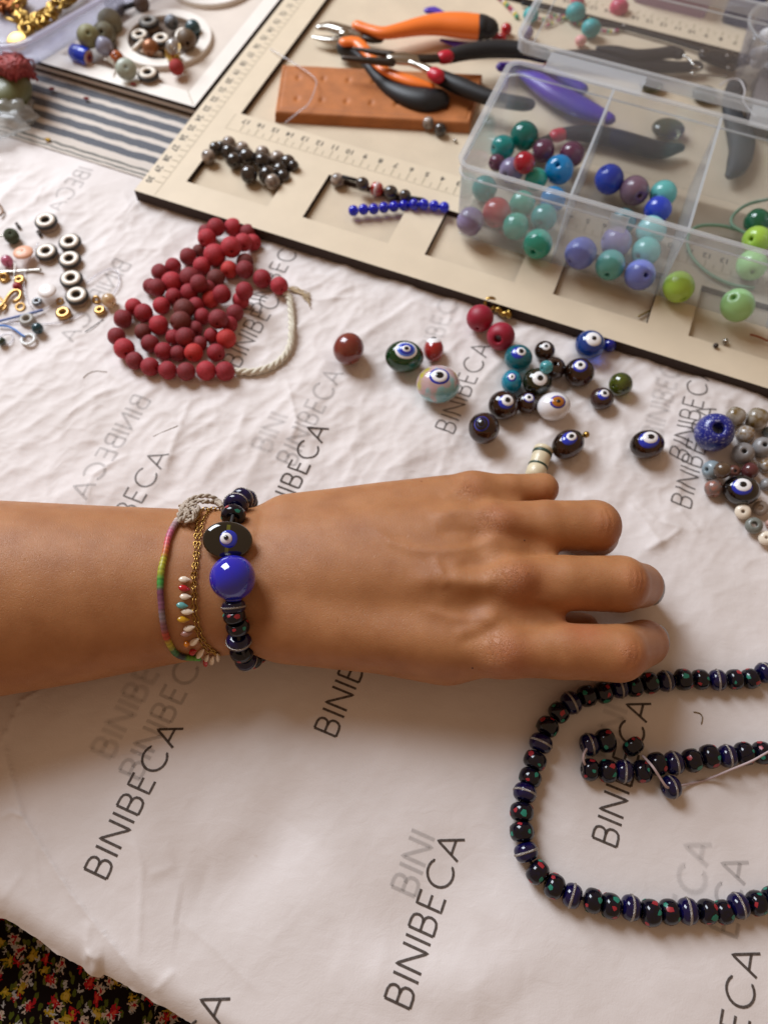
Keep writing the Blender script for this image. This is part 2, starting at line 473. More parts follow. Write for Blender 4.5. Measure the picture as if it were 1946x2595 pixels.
# ------------------------------------------------------------------ printed words (thin ink on the sheet)
GL = {  # strokes in a 0..1 cap-height box: polylines ; advance width
    'B': ([[(0, 0), (0, 1)], [(0, 1), (.30, 1), (.44, .95), (.50, .86), (.52, .76), (.50, .66), (.44, .57), (.30, .53), (0, .53)],
           [(.30, .53), (.48, .49), (.56, .40), (.58, .27), (.55, .14), (.47, .04), (.32, 0), (0, 0)]], .58),
    'I': ([[(0, 0), (0, 1)]], 0.0), 'N': ([[(0, 0), (0, 1), (.72, 0), (.72, 1)]], .72),
    'E': ([[(.50, 0), (0, 0), (0, 1), (.50, 1)], [(0, .52), (.46, .52)]], .50),
    'C': ([[(.86 + .0, .86)] + [(.52 + .52 * math.cos(a), .5 + .52 * math.sin(a)) for a in np.linspace(R(48), R(312), 18)] + [(.86, .14)]], .86),
    'A': ([[(0, 0), (.43, 1), (.86, 0)], [(.14, .32), (.72, .32)]], .86)}
WORD = 'BINIBECA'
adv = []; xcur = 0
for ch in WORD:
    adv.append(xcur); xcur += GL[ch][1] + .30
WLEN = xcur - .30
base_dir = (P(*cK(772, 328)) - P(*cK(447, 960)))[:2]
WL = 5.73
base_ang = math.atan2(base_dir[1], base_dir[0])
CAP = WL * .152
ink = {}
def ink_mat(name, col, strength, soft):
    m = bpy.data.materials.new(name); m.use_nodes = True
    t = m.node_tree; bb = t.nodes['Principled BSDF']
    bb.inputs['Base Color'].default_value = (*lin(col), 1); bb.inputs['Roughness'].default_value = .6
    bb.inputs['Specular IOR Level'].default_value = .2
    at = t.nodes.new('ShaderNodeAttribute'); at.attribute_name = 'ink'
    tcx = t.nodes.new('ShaderNodeTexCoord')
    nz = t.nodes.new('ShaderNodeTexNoise'); nz.inputs['Scale'].default_value = 14 if soft < .3 else 1.2
    t.links.new(tcx.outputs['Object'], nz.inputs['Vector'])
    mr = t.nodes.new('ShaderNodeMapRange'); mr.inputs[1].default_value = .25; mr.inputs[2].default_value = .6
    mr.inputs[3].default_value = strength * .75; mr.inputs[4].default_value = strength
    t.links.new(nz.outputs[0], mr.inputs[0])
    mu = t.nodes.new('ShaderNodeMath'); mu.operation = 'MULTIPLY'
    t.links.new(mr.outputs[0], mu.inputs[0]); t.links.new(at.outputs['Fac'], mu.inputs[1])
    t.links.new(mu.outputs[0], bb.inputs['Alpha'])
    return m
ink['dark'] = ink_mat('ink_dark', '4A403A', .88, .1)
ink['mid'] = ink_mat('ink_mid', '554E4A', .62, .1)
ink['ghost'] = ink_mat('ink_ghost', '5A5654', .22, .5)
ink['faint'] = ink_mat('ink_faint', '5A5654', .13, .9)
wstyle = {'dark': (.046, .010), 'mid': (.040, .018), 'ghost': (.05, .045), 'faint': (.05, .09)}
def word(u, v, frac=0., shade='dark', mirror=False, ang=None, up=0., scale=1., text=WORD):
    p = P(u, v, .08)
    a = base_ang if ang is None else ang
    d = np.array([math.cos(a), math.sin(a)]); n = np.array([-d[1], d[0]]) * (-1 if mirror else 1)
    L = WL * scale; k = L / WLEN
    o0 = p[:2] - d * L * frac - n * up * k
    V = []; F = []; A = []
    hw, fe = wstyle[shade]
    lift = .018 if shade in ('dark', 'mid') else .012
    for ch, ax in zip(text, adv):
        if ch == ' ': continue
        for li in GL[ch][0]:
            pts = [o0 + d * (ax + q[0]) * k + n * q[1] * k for q in li]
            fine = []
            for i in range(len(pts) - 1):
                m = max(1, int(np.linalg.norm(pts[i + 1] - pts[i]) / .08))
                for j in range(m): fine.append(pts[i] + (pts[i + 1] - pts[i]) * j / m)
            fine.append(pts[-1])
            st = len(V); c = len(fine)
            for i, q in enumerate(fine):
                t = fine[min(i + 1, c - 1)] - fine[max(i - 1, 0)]; t = t / (np.linalg.norm(t) + 1e-9)
                s = np.array([-t[1], t[0]])
                for off, al in ((-hw - fe, 0), (-hw + .005, 1), (hw - .005, 1), (hw + fe, 0)):
                    w = q + s * off
                    V.append((w[0], w[1], 0)); A.append(al)
            for i in range(c - 1):
                for j in range(3):
                    F.append((st + i * 4 + j, st + i * 4 + j + 1, st + (i + 1) * 4 + j + 1, st + (i + 1) * 4 + j))
    V = np.array(V); V[:, 2] = paper_h(V[:, 0], V[:, 1]) + lift + rng.rand() * .003
    o = obj('printed_word', (V, F), ink[shade], paper)
    at = o.data.attributes.new('ink', 'FLOAT', 'POINT'); at.data.foreach_set('value', A)
    return o
word(*cK(447, 960)); word(*cL(345, 1243)); word(*cF(825, 858), shade='mid'); word(*cJ(745, 1210)); word(*cG(1065, 1300), shade='mid', up=0)
word(*cK(1412, 360)); word(*cV(890, 1655), 1.0); word(*cK(967, 1465), 1.0); word(*cL(1632, 1040), 1.0)
word(*cK(592, 542), shade='ghost'); word(*cK(470, 450), shade='faint')
word(*cL(365, 830), shade='ghost', text='BINI'); word(*cJ(735, 690), shade='faint', text='BINI')
word(*cL(1455, 640), 1.0, 'faint', text='     ECA'); word(*cL(1590, 705), 1.0, 'ghost', text='     ECA')
word(*cF(795, 200), .55, 'faint'); word(*cV(1010, 1190), 1.0, 'ghost'); word(*cV(400, 1850), 0, 'faint', text='BINI')
word(*cV(150, 1130), 0, 'mid'); word(*cV(312, 700), 0, 'mid'); word(*cT(1195, 750), 1.0, 'mid')
word(*cG(1165, 440), .71, 'mid'); word(*cG(965, 290), .71, 'faint')
pa = P(*cT(1020, 245)); pb = P(*cT(440, 1145)); mang = math.atan2(pb[1] - pa[1], pb[0] - pa[0])
word(*cT(1020, 245), 0, 'ghost', True, mang, scale=math.dist(pa[:2], pb[:2]) / WL)
pa2 = P(*cU(680, 215)); pb2 = P(*cU(325, 700)); mang2 = math.atan2(pb2[1] - pa2[1], pb2[0] - pa2[0])
word(*cU(325, 700), 1.0, 'ghost', True, mang2, text='   IBECA')
word(*cU(1100, 1260), 0, 'ghost', True, mang)

# ------------------------------------------------------------------ the forearm and hand (one continuous surface)
# outline samples: u (at the middle), top v, bottom v, centre height, flatness
arm_tab = []
def _arm(u, vt, vb, zc, fl):
    vm = (vt + vb) / 2
    p = P(u, vm, zc)
    half = (vb - vt) / 2 * depth(p) / FOC
    a = half / math.sqrt(.92 ** 2 + (.39 * fl) ** 2)
    arm_tab.append((p[0], p[1], zc, a, a * fl))
_arm(-260, 1255, 1830, 3.3, .86)
_arm(0, 1267, 1763, 3.1, .86); _arm(240, 1279, 1722, 2.9, .82); _arm(446, 1287, 1680, 2.75, .76)
_arm(560, 1287, 1659, 2.65, .72); _arm(652, 1281, 1648, 2.7, .68); _arm(*[cI(75, 0)[0], cI(0, 190)[1], cI(0, 719)[1]], 2.75, .64)
_arm(cI(300, 0)[0], cI(0, 149)[1], cI(0, 734)[1], 2.95, .55); _arm(cI(520, 0)[0], cI(0, 98)[1], cI(0, 755)[1], 3.1, .45)
_arm(cI(750, 0)[0], cI(0, 72)[1], cI(0, 798)[1], 3.25, .36); _arm(cI(930, 0)[0], cI(0, 66)[1], cI(0, 815)[1], 3.3, .30)
AT = np.array(sorted(arm_tab))
def arm_at(x):
    return [np.interp(x, AT[:, 0], AT[:, k]) for k in (1, 2, 3, 4)]
def PH(pt, z, c=cI):
    return P(*c(*pt), z)
h = .085
gx0, gx1, gy0, gy1, gz0, gz1 = -19.5, 13.4, 3.5, 19.5, -.2, 6.6
GX = np.arange(gx0, gx1, h); GY = np.arange(gy0, gy1, h); GZ = np.arange(gz0, gz1, h)
SDF = np.full((len(GX), len(GY), len(GZ)), 3.0, np.float32)
def smin(a, b, k):
    hh = np.clip(.5 + .5 * (b - a) / k, 0, 1)
    return b + (a - b) * hh - k * hh * (1 - hh)
def sub(lo, hi):
    i0 = [max(0, int((lo[k] - g[0]) / h)) for k, g in enumerate((GX, GY, GZ))]
    i1 = [min(len(g), int((hi[k] - g[0]) / h) + 2) for k, g in enumerate((GX, GY, GZ))]
    s = tuple(slice(a, b) for a, b in zip(i0, i1))
    return s, np.meshgrid(GX[s[0]], GY[s[1]], GZ[s[2]], indexing='ij')
def cone(a, b, ra, rb, k, vol=None, flat=None):
    vol = SDF if vol is None else vol
    a = np.array(a); b = np.array(b); m = max(ra, rb) + k + .4
    s, (X, Y, Z) = sub(np.minimum(a, b) - m, np.maximum(a, b) + m)
    ab = b - a; n = ab @ ab
    t = np.clip(((X - a[0]) * ab[0] + (Y - a[1]) * ab[1] + (Z - a[2]) * ab[2]) / n, 0, 1)
    d = np.sqrt((X - a[0] - t * ab[0]) ** 2 + (Y - a[1] - t * ab[1]) ** 2 + (Z - a[2] - t * ab[2]) ** 2) - (ra + (rb - ra) * t)
    vol[s] = smin(vol[s], d, k)
# forearm to palm body
xe = AT[-1, 0]
s, (X, Y, Z) = sub((gx0, gy0, gz0), (xe + 2.2, gy1, gz1))
yc, zc, a_, b_ = arm_at(GX[s[0]])
yc = yc[:, None, None]; zc = zc[:, None, None]; a_ = a_[:, None, None]; b_ = b_[:, None, None]
dy = (Y - yc) / a_
palm = np.clip((X - AT[5, 0]) / 5, 0, 1)
zc2 = zc - palm * .75 * dy ** 2 + palm * .25 * dy
q = np.sqrt(dy ** 2 + ((Z - zc2) / b_) ** 2)
d = (q - 1) * np.minimum(a_, b_) * (.75 + .25 * np.clip(q, 0, 1))
d = -smin(-d, -(X - xe - .5), 2.2)
SDF[s] = smin(SDF[s], d.astype(np.float32), .2)
wr = AT[6]
fing = {  # mcp, pip, dip, tip : crop I px, z, r
    'index': [((985, 716), 3.45, 1.05), ((1395, 729), 3.42, 1.10), ((1490, 692), 1.85, .90), ((1475, 672), .80, .72)],
    'middle': [((985, 470), 3.98, 1.06), ((1402, 476), 3.75, 1.12), ((1474, 482), 2.0, .90), ((1466, 500), .80, .72)],
    'ring': [((945, 262), 3.75, 1.0), ((1308, 265), 3.55, 1.08), ((1318, 300), 1.9, .86), ((1255, 315), .80, .68)],
    'pinky': [((865, 136), 3.25, .80), ((1118, 128), 2.9, .68), ((1103, 160), 1.6, .60), ((1035, 175), .68, .54)]}
FJ = {}
starts = {'index': (180, 640), 'middle': (200, 470), 'ring': (200, 340), 'pinky': (190, 240)}
for nme, jn in fing.items():
    J = [PH(p, z) for p, z, r in jn]; rr = [r for _, _, r in jn]
    FJ[nme] = (J, rr)
    w0 = PH(starts[nme], 2.95)
    cone(w0, J[0] + np.array([0, 0, -.12]), 1.1 if nme != 'pinky' else .95, rr[0] - .12, .75)
fv = np.full_like(SDF, 3.0)
for nme, (J, rr) in FJ.items():
    one = np.full_like(SDF, 3.0)
    mid = (J[0] + J[1]) / 2 + np.array([0, 0, .02])
    cone(J[0], mid, rr[0] * .96, rr[1] * (.93 if nme != 'pinky' else .95), .15, one)
    cone(mid, J[1], rr[1] * (.93 if nme != 'pinky' else .95), rr[1] * .97, .15, one)
    cone(J[1], J[2], rr[1] * .95, rr[2], .12, one)
    cone(J[2], J[3], rr[2], rr[3], .12, one)
    fv = smin(fv, one, .10)
# skin webs between the finger roots
for w0, w1, za, zb, ra, rb in (((930, 595), (1155, 596), 3.75, 3.35, .75, .46), ((930, 362), (1130, 362), 3.9, 3.5, .75, .46), ((840, 190), (1010, 188), 3.45, 3.1, .7, .42)):
    cone(PH(w0, za), PH(w1, zb), ra, rb, .30, fv)
SDF = smin(SDF, fv, .42)
# thumb tucked under the palm
th = [PH((420, 640), 2.2), PH((760, 690), 1.55), PH((1040, 655), 1.05), PH((1262, 640), .82)]
tv = np.full_like(SDF, 3.0)
for i, (r0, r1) in enumerate([(1.2, .95), (.95, .82), (.82, .68)]): cone(th[i], th[i + 1], r0, r1, .15, tv)
SDF = smin(SDF, tv, .25)

def surface_nets(vol):
    sgn = vol < 0
    c = [sgn[i:sgn.shape[0] - 1 + i, j:sgn.shape[1] - 1 + j, k:sgn.shape[2] - 1 + k] for i in (0, 1) for j in (0, 1) for k in (0, 1)]
    sm = sum(x.astype(np.int8) for x in c)
    act = (sm > 0) & (sm < 8)
    ci = np.argwhere(act)
    idx = -np.ones(act.shape, np.int64); idx[act] = np.arange(len(ci))
    acc = np.zeros((len(ci), 3)); cnt = np.zeros(len(ci))
    for ax in range(3):
        oth = [k for k in range(3) if k != ax]
        for o1 in (0, 1):
            for o2 in (0, 1):
                off = np.zeros(3, int); off[oth[0]] = o1; off[oth[1]] = o2
                e = np.zeros(3, int); e[ax] = 1
                A = ci + off; B = A + e
                va = vol[A[:, 0], A[:, 1], A[:, 2]]; vb = vol[B[:, 0], B[:, 1], B[:, 2]]
                m = (va < 0) != (vb < 0)
                t = np.where(m, va / np.where(va - vb == 0, 1, va - vb), 0)
                acc += np.where(m[:, None], A + e * t[:, None], 0); cnt += m
    V = acc / cnt[:, None]
    quads = []
    for ax in range(3):
        e = np.zeros(3, int); e[ax] = 1
        a1, a2 = [(1, 2), (2, 0), (0, 1)][ax]
        s0 = sgn[tuple(slice(0, sgn.shape[k] - e[k]) for k in range(3))]
        s1 = sgn[tuple(slice(e[k], sgn.shape[k]) for k in range(3))]
        for flip, mm in ((False, s0 & ~s1), (True, ~s0 & s1)):
            w = np.argwhere(mm)
            w = w[(w[:, a1] > 0) & (w[:, a2] > 0) & (w[:, a1] < act.shape[a1]) & (w[:, a2] < act.shape[a2])]
            d1 = np.zeros(3, int); d1[a1] = 1; d2 = np.zeros(3, int); d2[a2] = 1
            g = lambda q: idx[q[:, 0], q[:, 1], q[:, 2]]
            qd = np.stack([g(w - d1 - d2), g(w - d2), g(w), g(w - d1)], 1)
            if flip: qd = qd[:, ::-1]
            quads.append(qd)
    Q = np.concatenate(quads); Q = Q[(Q >= 0).all(1)]
    return V, Q
Va, Qa = surface_nets(SDF.astype(np.float64))
Va = Va * h + np.array([GX[0], GY[0], GZ[0]])
def nrm(V, Q):
    n = np.cross(V[Q[:, 2]] - V[Q[:, 0]], V[Q[:, 3]] - V[Q[:, 1]])
    N = np.zeros_like(V)
    for k in range(4): np.add.at(N, Q[:, k], n)
    return N / (np.linalg.norm(N, axis=1, keepdims=True) + 1e-12)
ed = np.concatenate([Qa[:, [0, 1]], Qa[:, [1, 2]], Qa[:, [2, 3]], Qa[:, [3, 0]]])
def lap(V, w, n):
    for _ in range(n):
        S = np.zeros_like(V); C = np.zeros(len(V))
        np.add.at(S, ed[:, 0], V[ed[:, 1]]); np.add.at(C, ed[:, 0], 1)
        np.add.at(S, ed[:, 1], V[ed[:, 0]]); np.add.at(C, ed[:, 1], 1)
        V = V + w * (S / C[:, None] - V)
    return V
Va = lap(Va, .6, 5)
Na = nrm(Va, Qa)
if Na[np.argmax(Va[:, 2]), 2] < 0: Qa = Qa[:, ::-1]; Na = -Na
up_ = np.clip(Na[:, 2] * 1.6, 0, 1)
disp = np.zeros(len(Va))
def ridge(pts, z, w, amp, c=cI):
    pp = [PH(p, z, c) for p in pts]
    d, t, sg = seg_dist(Va[:, 0], Va[:, 1], pp)
    env = np.clip(np.minimum(t, 1 - t) * 5, 0, 1)
    return amp * np.exp(-(d / w) ** 2) * env * up_
def bump_at(p, z, w, amp, c=cI, sx=1.):
    q = PH(p, z, c)
    return amp * np.exp(-(((Va[:, 0] - q[0]) / (w * sx)) ** 2 + ((Va[:, 1] - q[1]) / w) ** 2)) * up_
disp += ridge([(470, 270), (560, 335), (640, 365), (740, 372), (860, 352), (980, 300)], 4.5, .22, .065)      # vein
disp += ridge([(715, 380), (740, 430), (760, 475), (745, 500)], 4.6, .16, .06)
disp += ridge([(760, 455), (840, 478), (960, 478)], 4.7, .28, .09)
disp += ridge([(620, 470), (760, 460), (1000, 470)], 4.7, .38, .10)                                        # tendon
disp += ridge([(660, 560), (790, 600), (860, 600), (930, 590)], 4.4, .22, .06)
disp += ridge([(790, 670), (850, 650), (910, 625), (960, 605)], 4.2, .26, .06)
disp -= ridge([(800, 690), (860, 680), (920, 655), (960, 640)], 4.2, .25, .05)
disp += ridge([(700, 250), (820, 215), (930, 235)], 4.4, .30, .08)
disp += ridge([(740, 170), (860, 120)], 4.0, .3, .06)
disp -= ridge([(720, 300), (840, 290), (930, 305)], 4.5, .25, .06)
disp -= ridge([(800, 420), (930, 400), (1010, 385)], 4.6, .28, .09)
disp -= ridge([(760, 540), (930, 560), (1080, 600)], 4.4, .35, .10)
for p, w, a in (((1030, 462), .62, .19), ((1000, 735), .6, .15), ((975, 248), .55, .17), ((880, 112), .5, .06)):
    disp += bump_at(p, 4.6, w, a, sx=1.15)
for p, w, a in (((1105, 520), .5, -.12), ((1085, 340), .45, -.12), ((975, 175), .4, -.08), ((1100, 470), .5, -.07), ((1080, 640), .5, -.07)):
    disp += bump_at(p, 4.3, w, a)
for p, w, a in (((1440, 480), .5, .05), ((1430, 735), .5, .05), ((1345, 262), .5, .05), ((1135, 120), .35, .04)):
    disp += bump_at(p, 4.3, w, a)
# joint creases across the bent fingers
for pts in ([(1445, 430), (1452, 480), (1445, 535)], [(1462, 435), (1470, 480), (1462, 530)], [(1428, 440), (1430, 500), (1424, 520)],
            [(1430, 690), (1442, 735), (1425, 790)], [(1450, 690), (1462, 735), (1446, 780)], [(1340, 210), (1360, 262), (1352, 310)], [(1322, 215), (1338, 262), (1332, 310)],
            [(1150, 90), (1160, 125), (1152, 150)]):
    disp -= ridge(pts, 4.2, .055, .035)
Va = Va + Na * disp[:, None]
Va = lap(Va, .3, 1)
body = bpy.data.meshes.new('person')
body.from_pydata(Va.tolist(), [], Qa.tolist())
body.polygons.foreach_set('use_smooth', np.ones(len(Qa), bool))
# natural colouring of the skin: redder over the joints, paler between
red = np.zeros(len(Va))
for p, w, a in (((1030, 490), .8, .9), ((1000, 740), .8, .8), ((960, 250), .8, .6), ((860, 110), .6, .5), ((1450, 480), .55, .8), ((1440, 735), .6, .8), ((1350, 265), .6, .7),
                ((1150, 130), .5, .6), ((1265, 640), .8, 1.)):
    q = PH(p, 4.3)
    red = np.maximum(red, a * np.exp(-((Va[:, 0] - q[0]) ** 2 + (Va[:, 1] - q[1]) ** 2) / w ** 2))
for k in ('index', 'middle', 'ring'):
    q = FJ[k][0][3]
    red = np.maximum(red, .7 * np.exp(-((Va[:, 0] - q[0]) ** 2 + (Va[:, 1] - q[1]) ** 2 + (Va[:, 2] - q[2]) ** 2) / .8))
at = body.attributes.new('redness', 'FLOAT', 'POINT'); at.data.foreach_set('value', red.astype(np.float32))
kn = np.zeros(len(Va))
for p, w, a in (((1000, 470), 1.1, 1), ((960, 730), 1.1, .9), ((930, 255), 1.0, .9), ((840, 115), 1.0, 1), ((1450, 480), .5, .8), ((1440, 735), .5, .8), ((1350, 262), .5, .8)):
    q = PH(p, 4.4)
    kn = np.maximum(kn, a * np.exp(-((Va[:, 0] - q[0]) ** 2 + (Va[:, 1] - q[1]) ** 2) / w ** 2))
at = body.attributes.new('wrinkles', 'FLOAT', 'POINT'); at.data.foreach_set('value', kn.astype(np.float32))
sk = bpy.data.materials.new('skin'); sk.use_nodes = True
nt = sk.node_tree; b = nt.nodes['Principled BSDF']
b.inputs['Roughness'].default_value = .47; b.inputs['Specular IOR Level'].default_value = .42
b.inputs['Subsurface Weight'].default_value = .14; b.inputs['Subsurface Radius'].default_value = (.5, .17, .08)
b.inputs['Subsurface Scale'].default_value = .35
tc = nt.nodes.new('ShaderNodeTexCoord')
def noise2(scale, det=5, vec=None, dist=0):
    n = nt.nodes.new('ShaderNodeTexNoise'); n.inputs['Scale'].default_value = scale; n.inputs['Detail'].default_value = det
    n.inputs['Distortion'].default_value = dist
    nt.links.new(vec or tc.outputs['Object'], n.inputs['Vector']); return n.outputs[0]
rp = nt.nodes.new('ShaderNodeValToRGB')
rp.color_ramp.elements[0].position = .3; rp.color_ramp.elements[0].color = (.345, .140, .050, 1)
rp.color_ramp.elements[1].position = .72; rp.color_ramp.elements[1].color = (.445, .200, .080, 1)
nt.links.new(noise2(.9, 10), rp.inputs[0])
at_ = nt.nodes.new('ShaderNodeAttribute'); at_.attribute_name = 'redness'
mu = nt.nodes.new('ShaderNodeMath'); mu.operation = 'MULTIPLY'; mu.inputs[1].default_value = .55
nt.links.new(at_.outputs['Fac'], mu.inputs[0])
mx = nt.nodes.new('ShaderNodeMix'); mx.data_type = 'RGBA'; mx.inputs[7].default_value = (.42, .130, .058, 1)
nt.links.new(mu.outputs[0], mx.inputs[0]); nt.links.new(rp.outputs[0], mx.inputs[6])
# pores and small freckles
vr = nt.nodes.new('ShaderNodeValToRGB'); vr.color_ramp.elements[0].position = .70; vr.color_ramp.elements[1].position = .78
vr.color_ramp.elements[0].color = (1, 1, 1, 1); vr.color_ramp.elements[1].color = (.80, .70, .64, 1)
nt.links.new(noise2(7, 3), vr.inputs[0])
m2 = nt.nodes.new('ShaderNodeMix'); m2.data_type = 'RGBA'; m2.blend_type = 'MULTIPLY'; m2.inputs[0].default_value = .7
nt.links.new(mx.outputs[2], m2.inputs[6]); nt.links.new(vr.outputs[0], m2.inputs[7])
nt.links.new(m2.outputs[2], b.inputs['Base Color'])
mp = nt.nodes.new('ShaderNodeMapping'); mp.inputs['Scale'].default_value = (8.5, 2.8, 4)
nt.links.new(tc.outputs['Object'], mp.inputs[0])
vo = nt.nodes.new('ShaderNodeTexVoronoi'); vo.feature = 'DISTANCE_TO_EDGE'; vo.inputs['Scale'].default_value = 3.0
vn = nt.nodes.new('ShaderNodeTexVoronoi'); vn.feature = 'DISTANCE_TO_EDGE'; vn.inputs['Scale'].default_value = 5.5
nt.links.new(mp.outputs[0], vo.inputs['Vector'])
vnw = nt.nodes.new('ShaderNodeVectorMath'); vnw.operation = 'ADD'
nzc = nt.nodes.new('ShaderNodeTexNoise'); nzc.inputs['Scale'].default_value = 3
nt.links.new(tc.outputs['Object'], nzc.inputs['Vector'])
nt.links.new(tc.outputs['Object'], vnw.inputs[0]); nt.links.new(nzc.outputs[1], vnw.inputs[1])
nt.links.new(vnw.outputs[0], vn.inputs['Vector'])
def clampmap(sock, hi):
    r = nt.nodes.new('ShaderNodeMapRange'); r.inputs[1].default_value = 0; r.inputs[2].default_value = hi
    nt.links.new(sock, r.inputs[0]); return r.outputs[0]
bA = nt.nodes.new('ShaderNodeBump'); bA.inputs['Strength'].default_value = .26; bA.inputs['Distance'].default_value = .05
nt.links.new(clampmap(vo.outputs[0], .10), bA.inputs['Height'])
wat = nt.nodes.new('ShaderNodeAttribute'); wat.attribute_name = 'wrinkles'
wm = nt.nodes.new('ShaderNodeMath'); wm.operation = 'MULTIPLY'; wm.inputs[1].default_value = .6
nt.links.new(wat.outputs['Fac'], wm.inputs[0])
bB = nt.nodes.new('ShaderNodeBump'); bB.inputs['Distance'].default_value = .05
nt.links.new(clampmap(vn.outputs[0], .09), bB.inputs['Height']); nt.links.new(wm.outputs[0], bB.inputs['Strength'])
nt.links.new(bA.outputs[0], bB.inputs['Normal'])
bC = nt.nodes.new('ShaderNodeBump'); bC.inputs['Strength'].default_value = .35; bC.inputs['Distance'].default_value = .025
nt.links.new(noise2(22, 4), bC.inputs['Height']); nt.links.new(bB.outputs[0], bC.inputs['Normal'])
nt.links.new(bC.outputs[0], b.inputs['Normal'])
body.materials.append(sk); body.update()
person = link(bpy.data.objects.new('person', body))
tag(person, 'tanned left forearm and hand resting palm down with bent fingers, floral dress below', 'person')
nail_m = M('nail_polish', '5C5044', .35, coat=.2)
for k, off, sc_ in (('middle', (.32, .0, .25), 1), ('index', (.32, .05, .25), 1)):
    J, rr = FJ[k]
    dr = J[3] - J[2]; dr /= np.linalg.norm(dr)
    outw = np.array([1.0, -.12, .25]); outw -= dr * (outw @ dr); outw /= np.linalg.norm(outw)
    side = np.cross(dr, outw)
    c0 = J[2] * .66 + J[3] * .34 + outw * (rr[2] * .56)
    g = sphere(1, 20, 12)
    Vn = [c0 + dr * v[0] * .88 + side * v[1] * .72 + outw * v[2] * .50 for v in g[0]]
    obj('fingernail', (Vn, g[1]), nail_m, person)

for mp_px, rr_m in (((1062, 313), .035), ((870, 792), .04), ((672, 92), .03)):
    q = PH(mp_px, 4.2); k_ = np.argmin((Va[:, 0] - q[0]) ** 2 + (Va[:, 1] - q[1]) ** 2 - (Va[:, 2] > 2.6) * 100)
    # slide along the line of sight onto the skin
    dd_ = ray(*cI(*mp_px)); dd_ = dd_ / np.linalg.norm(dd_); w_ = Va - CAM; al = w_ @ dd_
    off_ = np.linalg.norm(w_ - al[:, None] * dd_, axis=1); cand = np.where(off_ < .12)[0]; k_ = cand[np.argmin(al[cand])]
    obj('mole', move(sphere(rr_m, 8, 6, sz=.5), tuple(Va[k_])), M('mole_skin', '4A2212', .6), person)
# floral dress on the lap, well below the table edge
dx = np.linspace(-22, 6, 150); dy_ = np.linspace(-14, 4, 110)
DX, DY = np.meshgrid(dx, dy_)
DZ = -5.6 + .5 * np.sin(DX * .5 + DY * .3) + .5 * perlin(DX * .3, DY * .3) + .1 * perlin(DX * 1.1, DY * .9)
fm = bpy.data.materials.new('floral_print'); fm.use_nodes = True
nt = fm.node_tree; b = nt.nodes['Principled BSDF']; b.inputs['Roughness'].default_value = .9; b.inputs['Specular IOR Level'].default_value = .1
cur = None
tc = nt.nodes.new('ShaderNodeTexCoord')
def layer(cur, scale, seed, col, r0, petals, colc=None, sq=1.0, rough=.35):
    mp = nt.nodes.new('ShaderNodeMapping'); mp.inputs['Location'].default_value = (seed, seed * .7, 0); mp.inputs['Scale'].default_value = (scale, scale * sq, 0)
    mp.inputs['Rotation'].default_value = (0, 0, seed)
    nt.links.new(tc.outputs['Object'], mp.inputs[0])
    nz = nt.nodes.new('ShaderNodeTexNoise'); nz.inputs['Scale'].default_value = 3.2; nz.inputs['Detail'].default_value = 3
    nt.links.new(mp.outputs[0], nz.inputs['Vector'])
    vm = nt.nodes.new('ShaderNodeVectorMath'); vm.operation = 'SCALE'; vm.inputs['Scale'].default_value = rough
    nt.links.new(nz.outputs[1], vm.inputs[0])
    va = nt.nodes.new('ShaderNodeVectorMath'); va.operation = 'ADD'
    nt.links.new(mp.outputs[0], va.inputs[0]); nt.links.new(vm.outputs[0], va.inputs[1])
    v = nt.nodes.new('ShaderNodeTexVoronoi'); v.inputs['Scale'].default_value = 1; v.inputs['Randomness'].default_value = .8; v.voronoi_dimensions = '2D'
    nt.links.new(va.outputs[0], v.inputs['Vector'])
    # petal modulation from the angle round the cell centre
    sb = nt.nodes.new('ShaderNodeVectorMath'); sb.operation = 'SUBTRACT'
    nt.links.new(va.outputs[0], sb.inputs[0]); nt.links.new(v.outputs['Position'], sb.inputs[1])
    sx = nt.nodes.new('ShaderNodeSeparateXYZ'); nt.links.new(sb.outputs[0], sx.inputs[0])
    a2 = nt.nodes.new('ShaderNodeMath'); a2.operation = 'ARCTAN2'; nt.links.new(sx.outputs[1], a2.inputs[0]); nt.links.new(sx.outputs[0], a2.inputs[1])
    m = nt.nodes.new('ShaderNodeMath'); m.operation = 'MULTIPLY'; m.inputs[1].default_value = petals; nt.links.new(a2.outputs[0], m.inputs[0])
    c = nt.nodes.new('ShaderNodeMath'); c.operation = 'COSINE'; nt.links.new(m.outputs[0], c.inputs[0])
    ma = nt.nodes.new('ShaderNodeMath'); ma.operation = 'MULTIPLY_ADD'; ma.inputs[1].default_value = r0 * .38; ma.inputs[2].default_value = r0
    nt.links.new(c.outputs[0], ma.inputs[0])
    lt = nt.nodes.new('ShaderNodeMath'); lt.operation = 'LESS_THAN'
    nt.links.new(v.outputs['Distance'], lt.inputs[0]); nt.links.new(ma.outputs[0], lt.inputs[1])
    cc = nt.nodes.new('ShaderNodeMix'); cc.data_type = 'RGBA'
    l2 = nt.nodes.new('ShaderNodeMath'); l2.operation = 'LESS_THAN'; l2.inputs[1].default_value = r0 * .45; nt.links.new(v.outputs['Distance'], l2.inputs[0])
    cc.inputs[6].default_value = (*lin(col), 1); cc.inputs[7].default_value = (*lin(colc or col), 1)
    nt.links.new(l2.outputs[0], cc.inputs[0])
    mx = nt.nodes.new('ShaderNodeMix'); mx.data_type = 'RGBA'; nt.links.new(lt.outputs[0], mx.inputs[0])
    if cur is None: mx.inputs[6].default_value = (*lin('140A08'), 1)
    else: nt.links.new(cur, mx.inputs[6])
    nt.links.new(cc.outputs[2], mx.inputs[7])
    return mx.outputs[2]
cur = layer(None, 2.3, 1.3, '4A5218', .20, 1, sq=.6)
cur = layer(cur, 1.9, 4.1, '5A5A22', .14, 2, sq=.7)
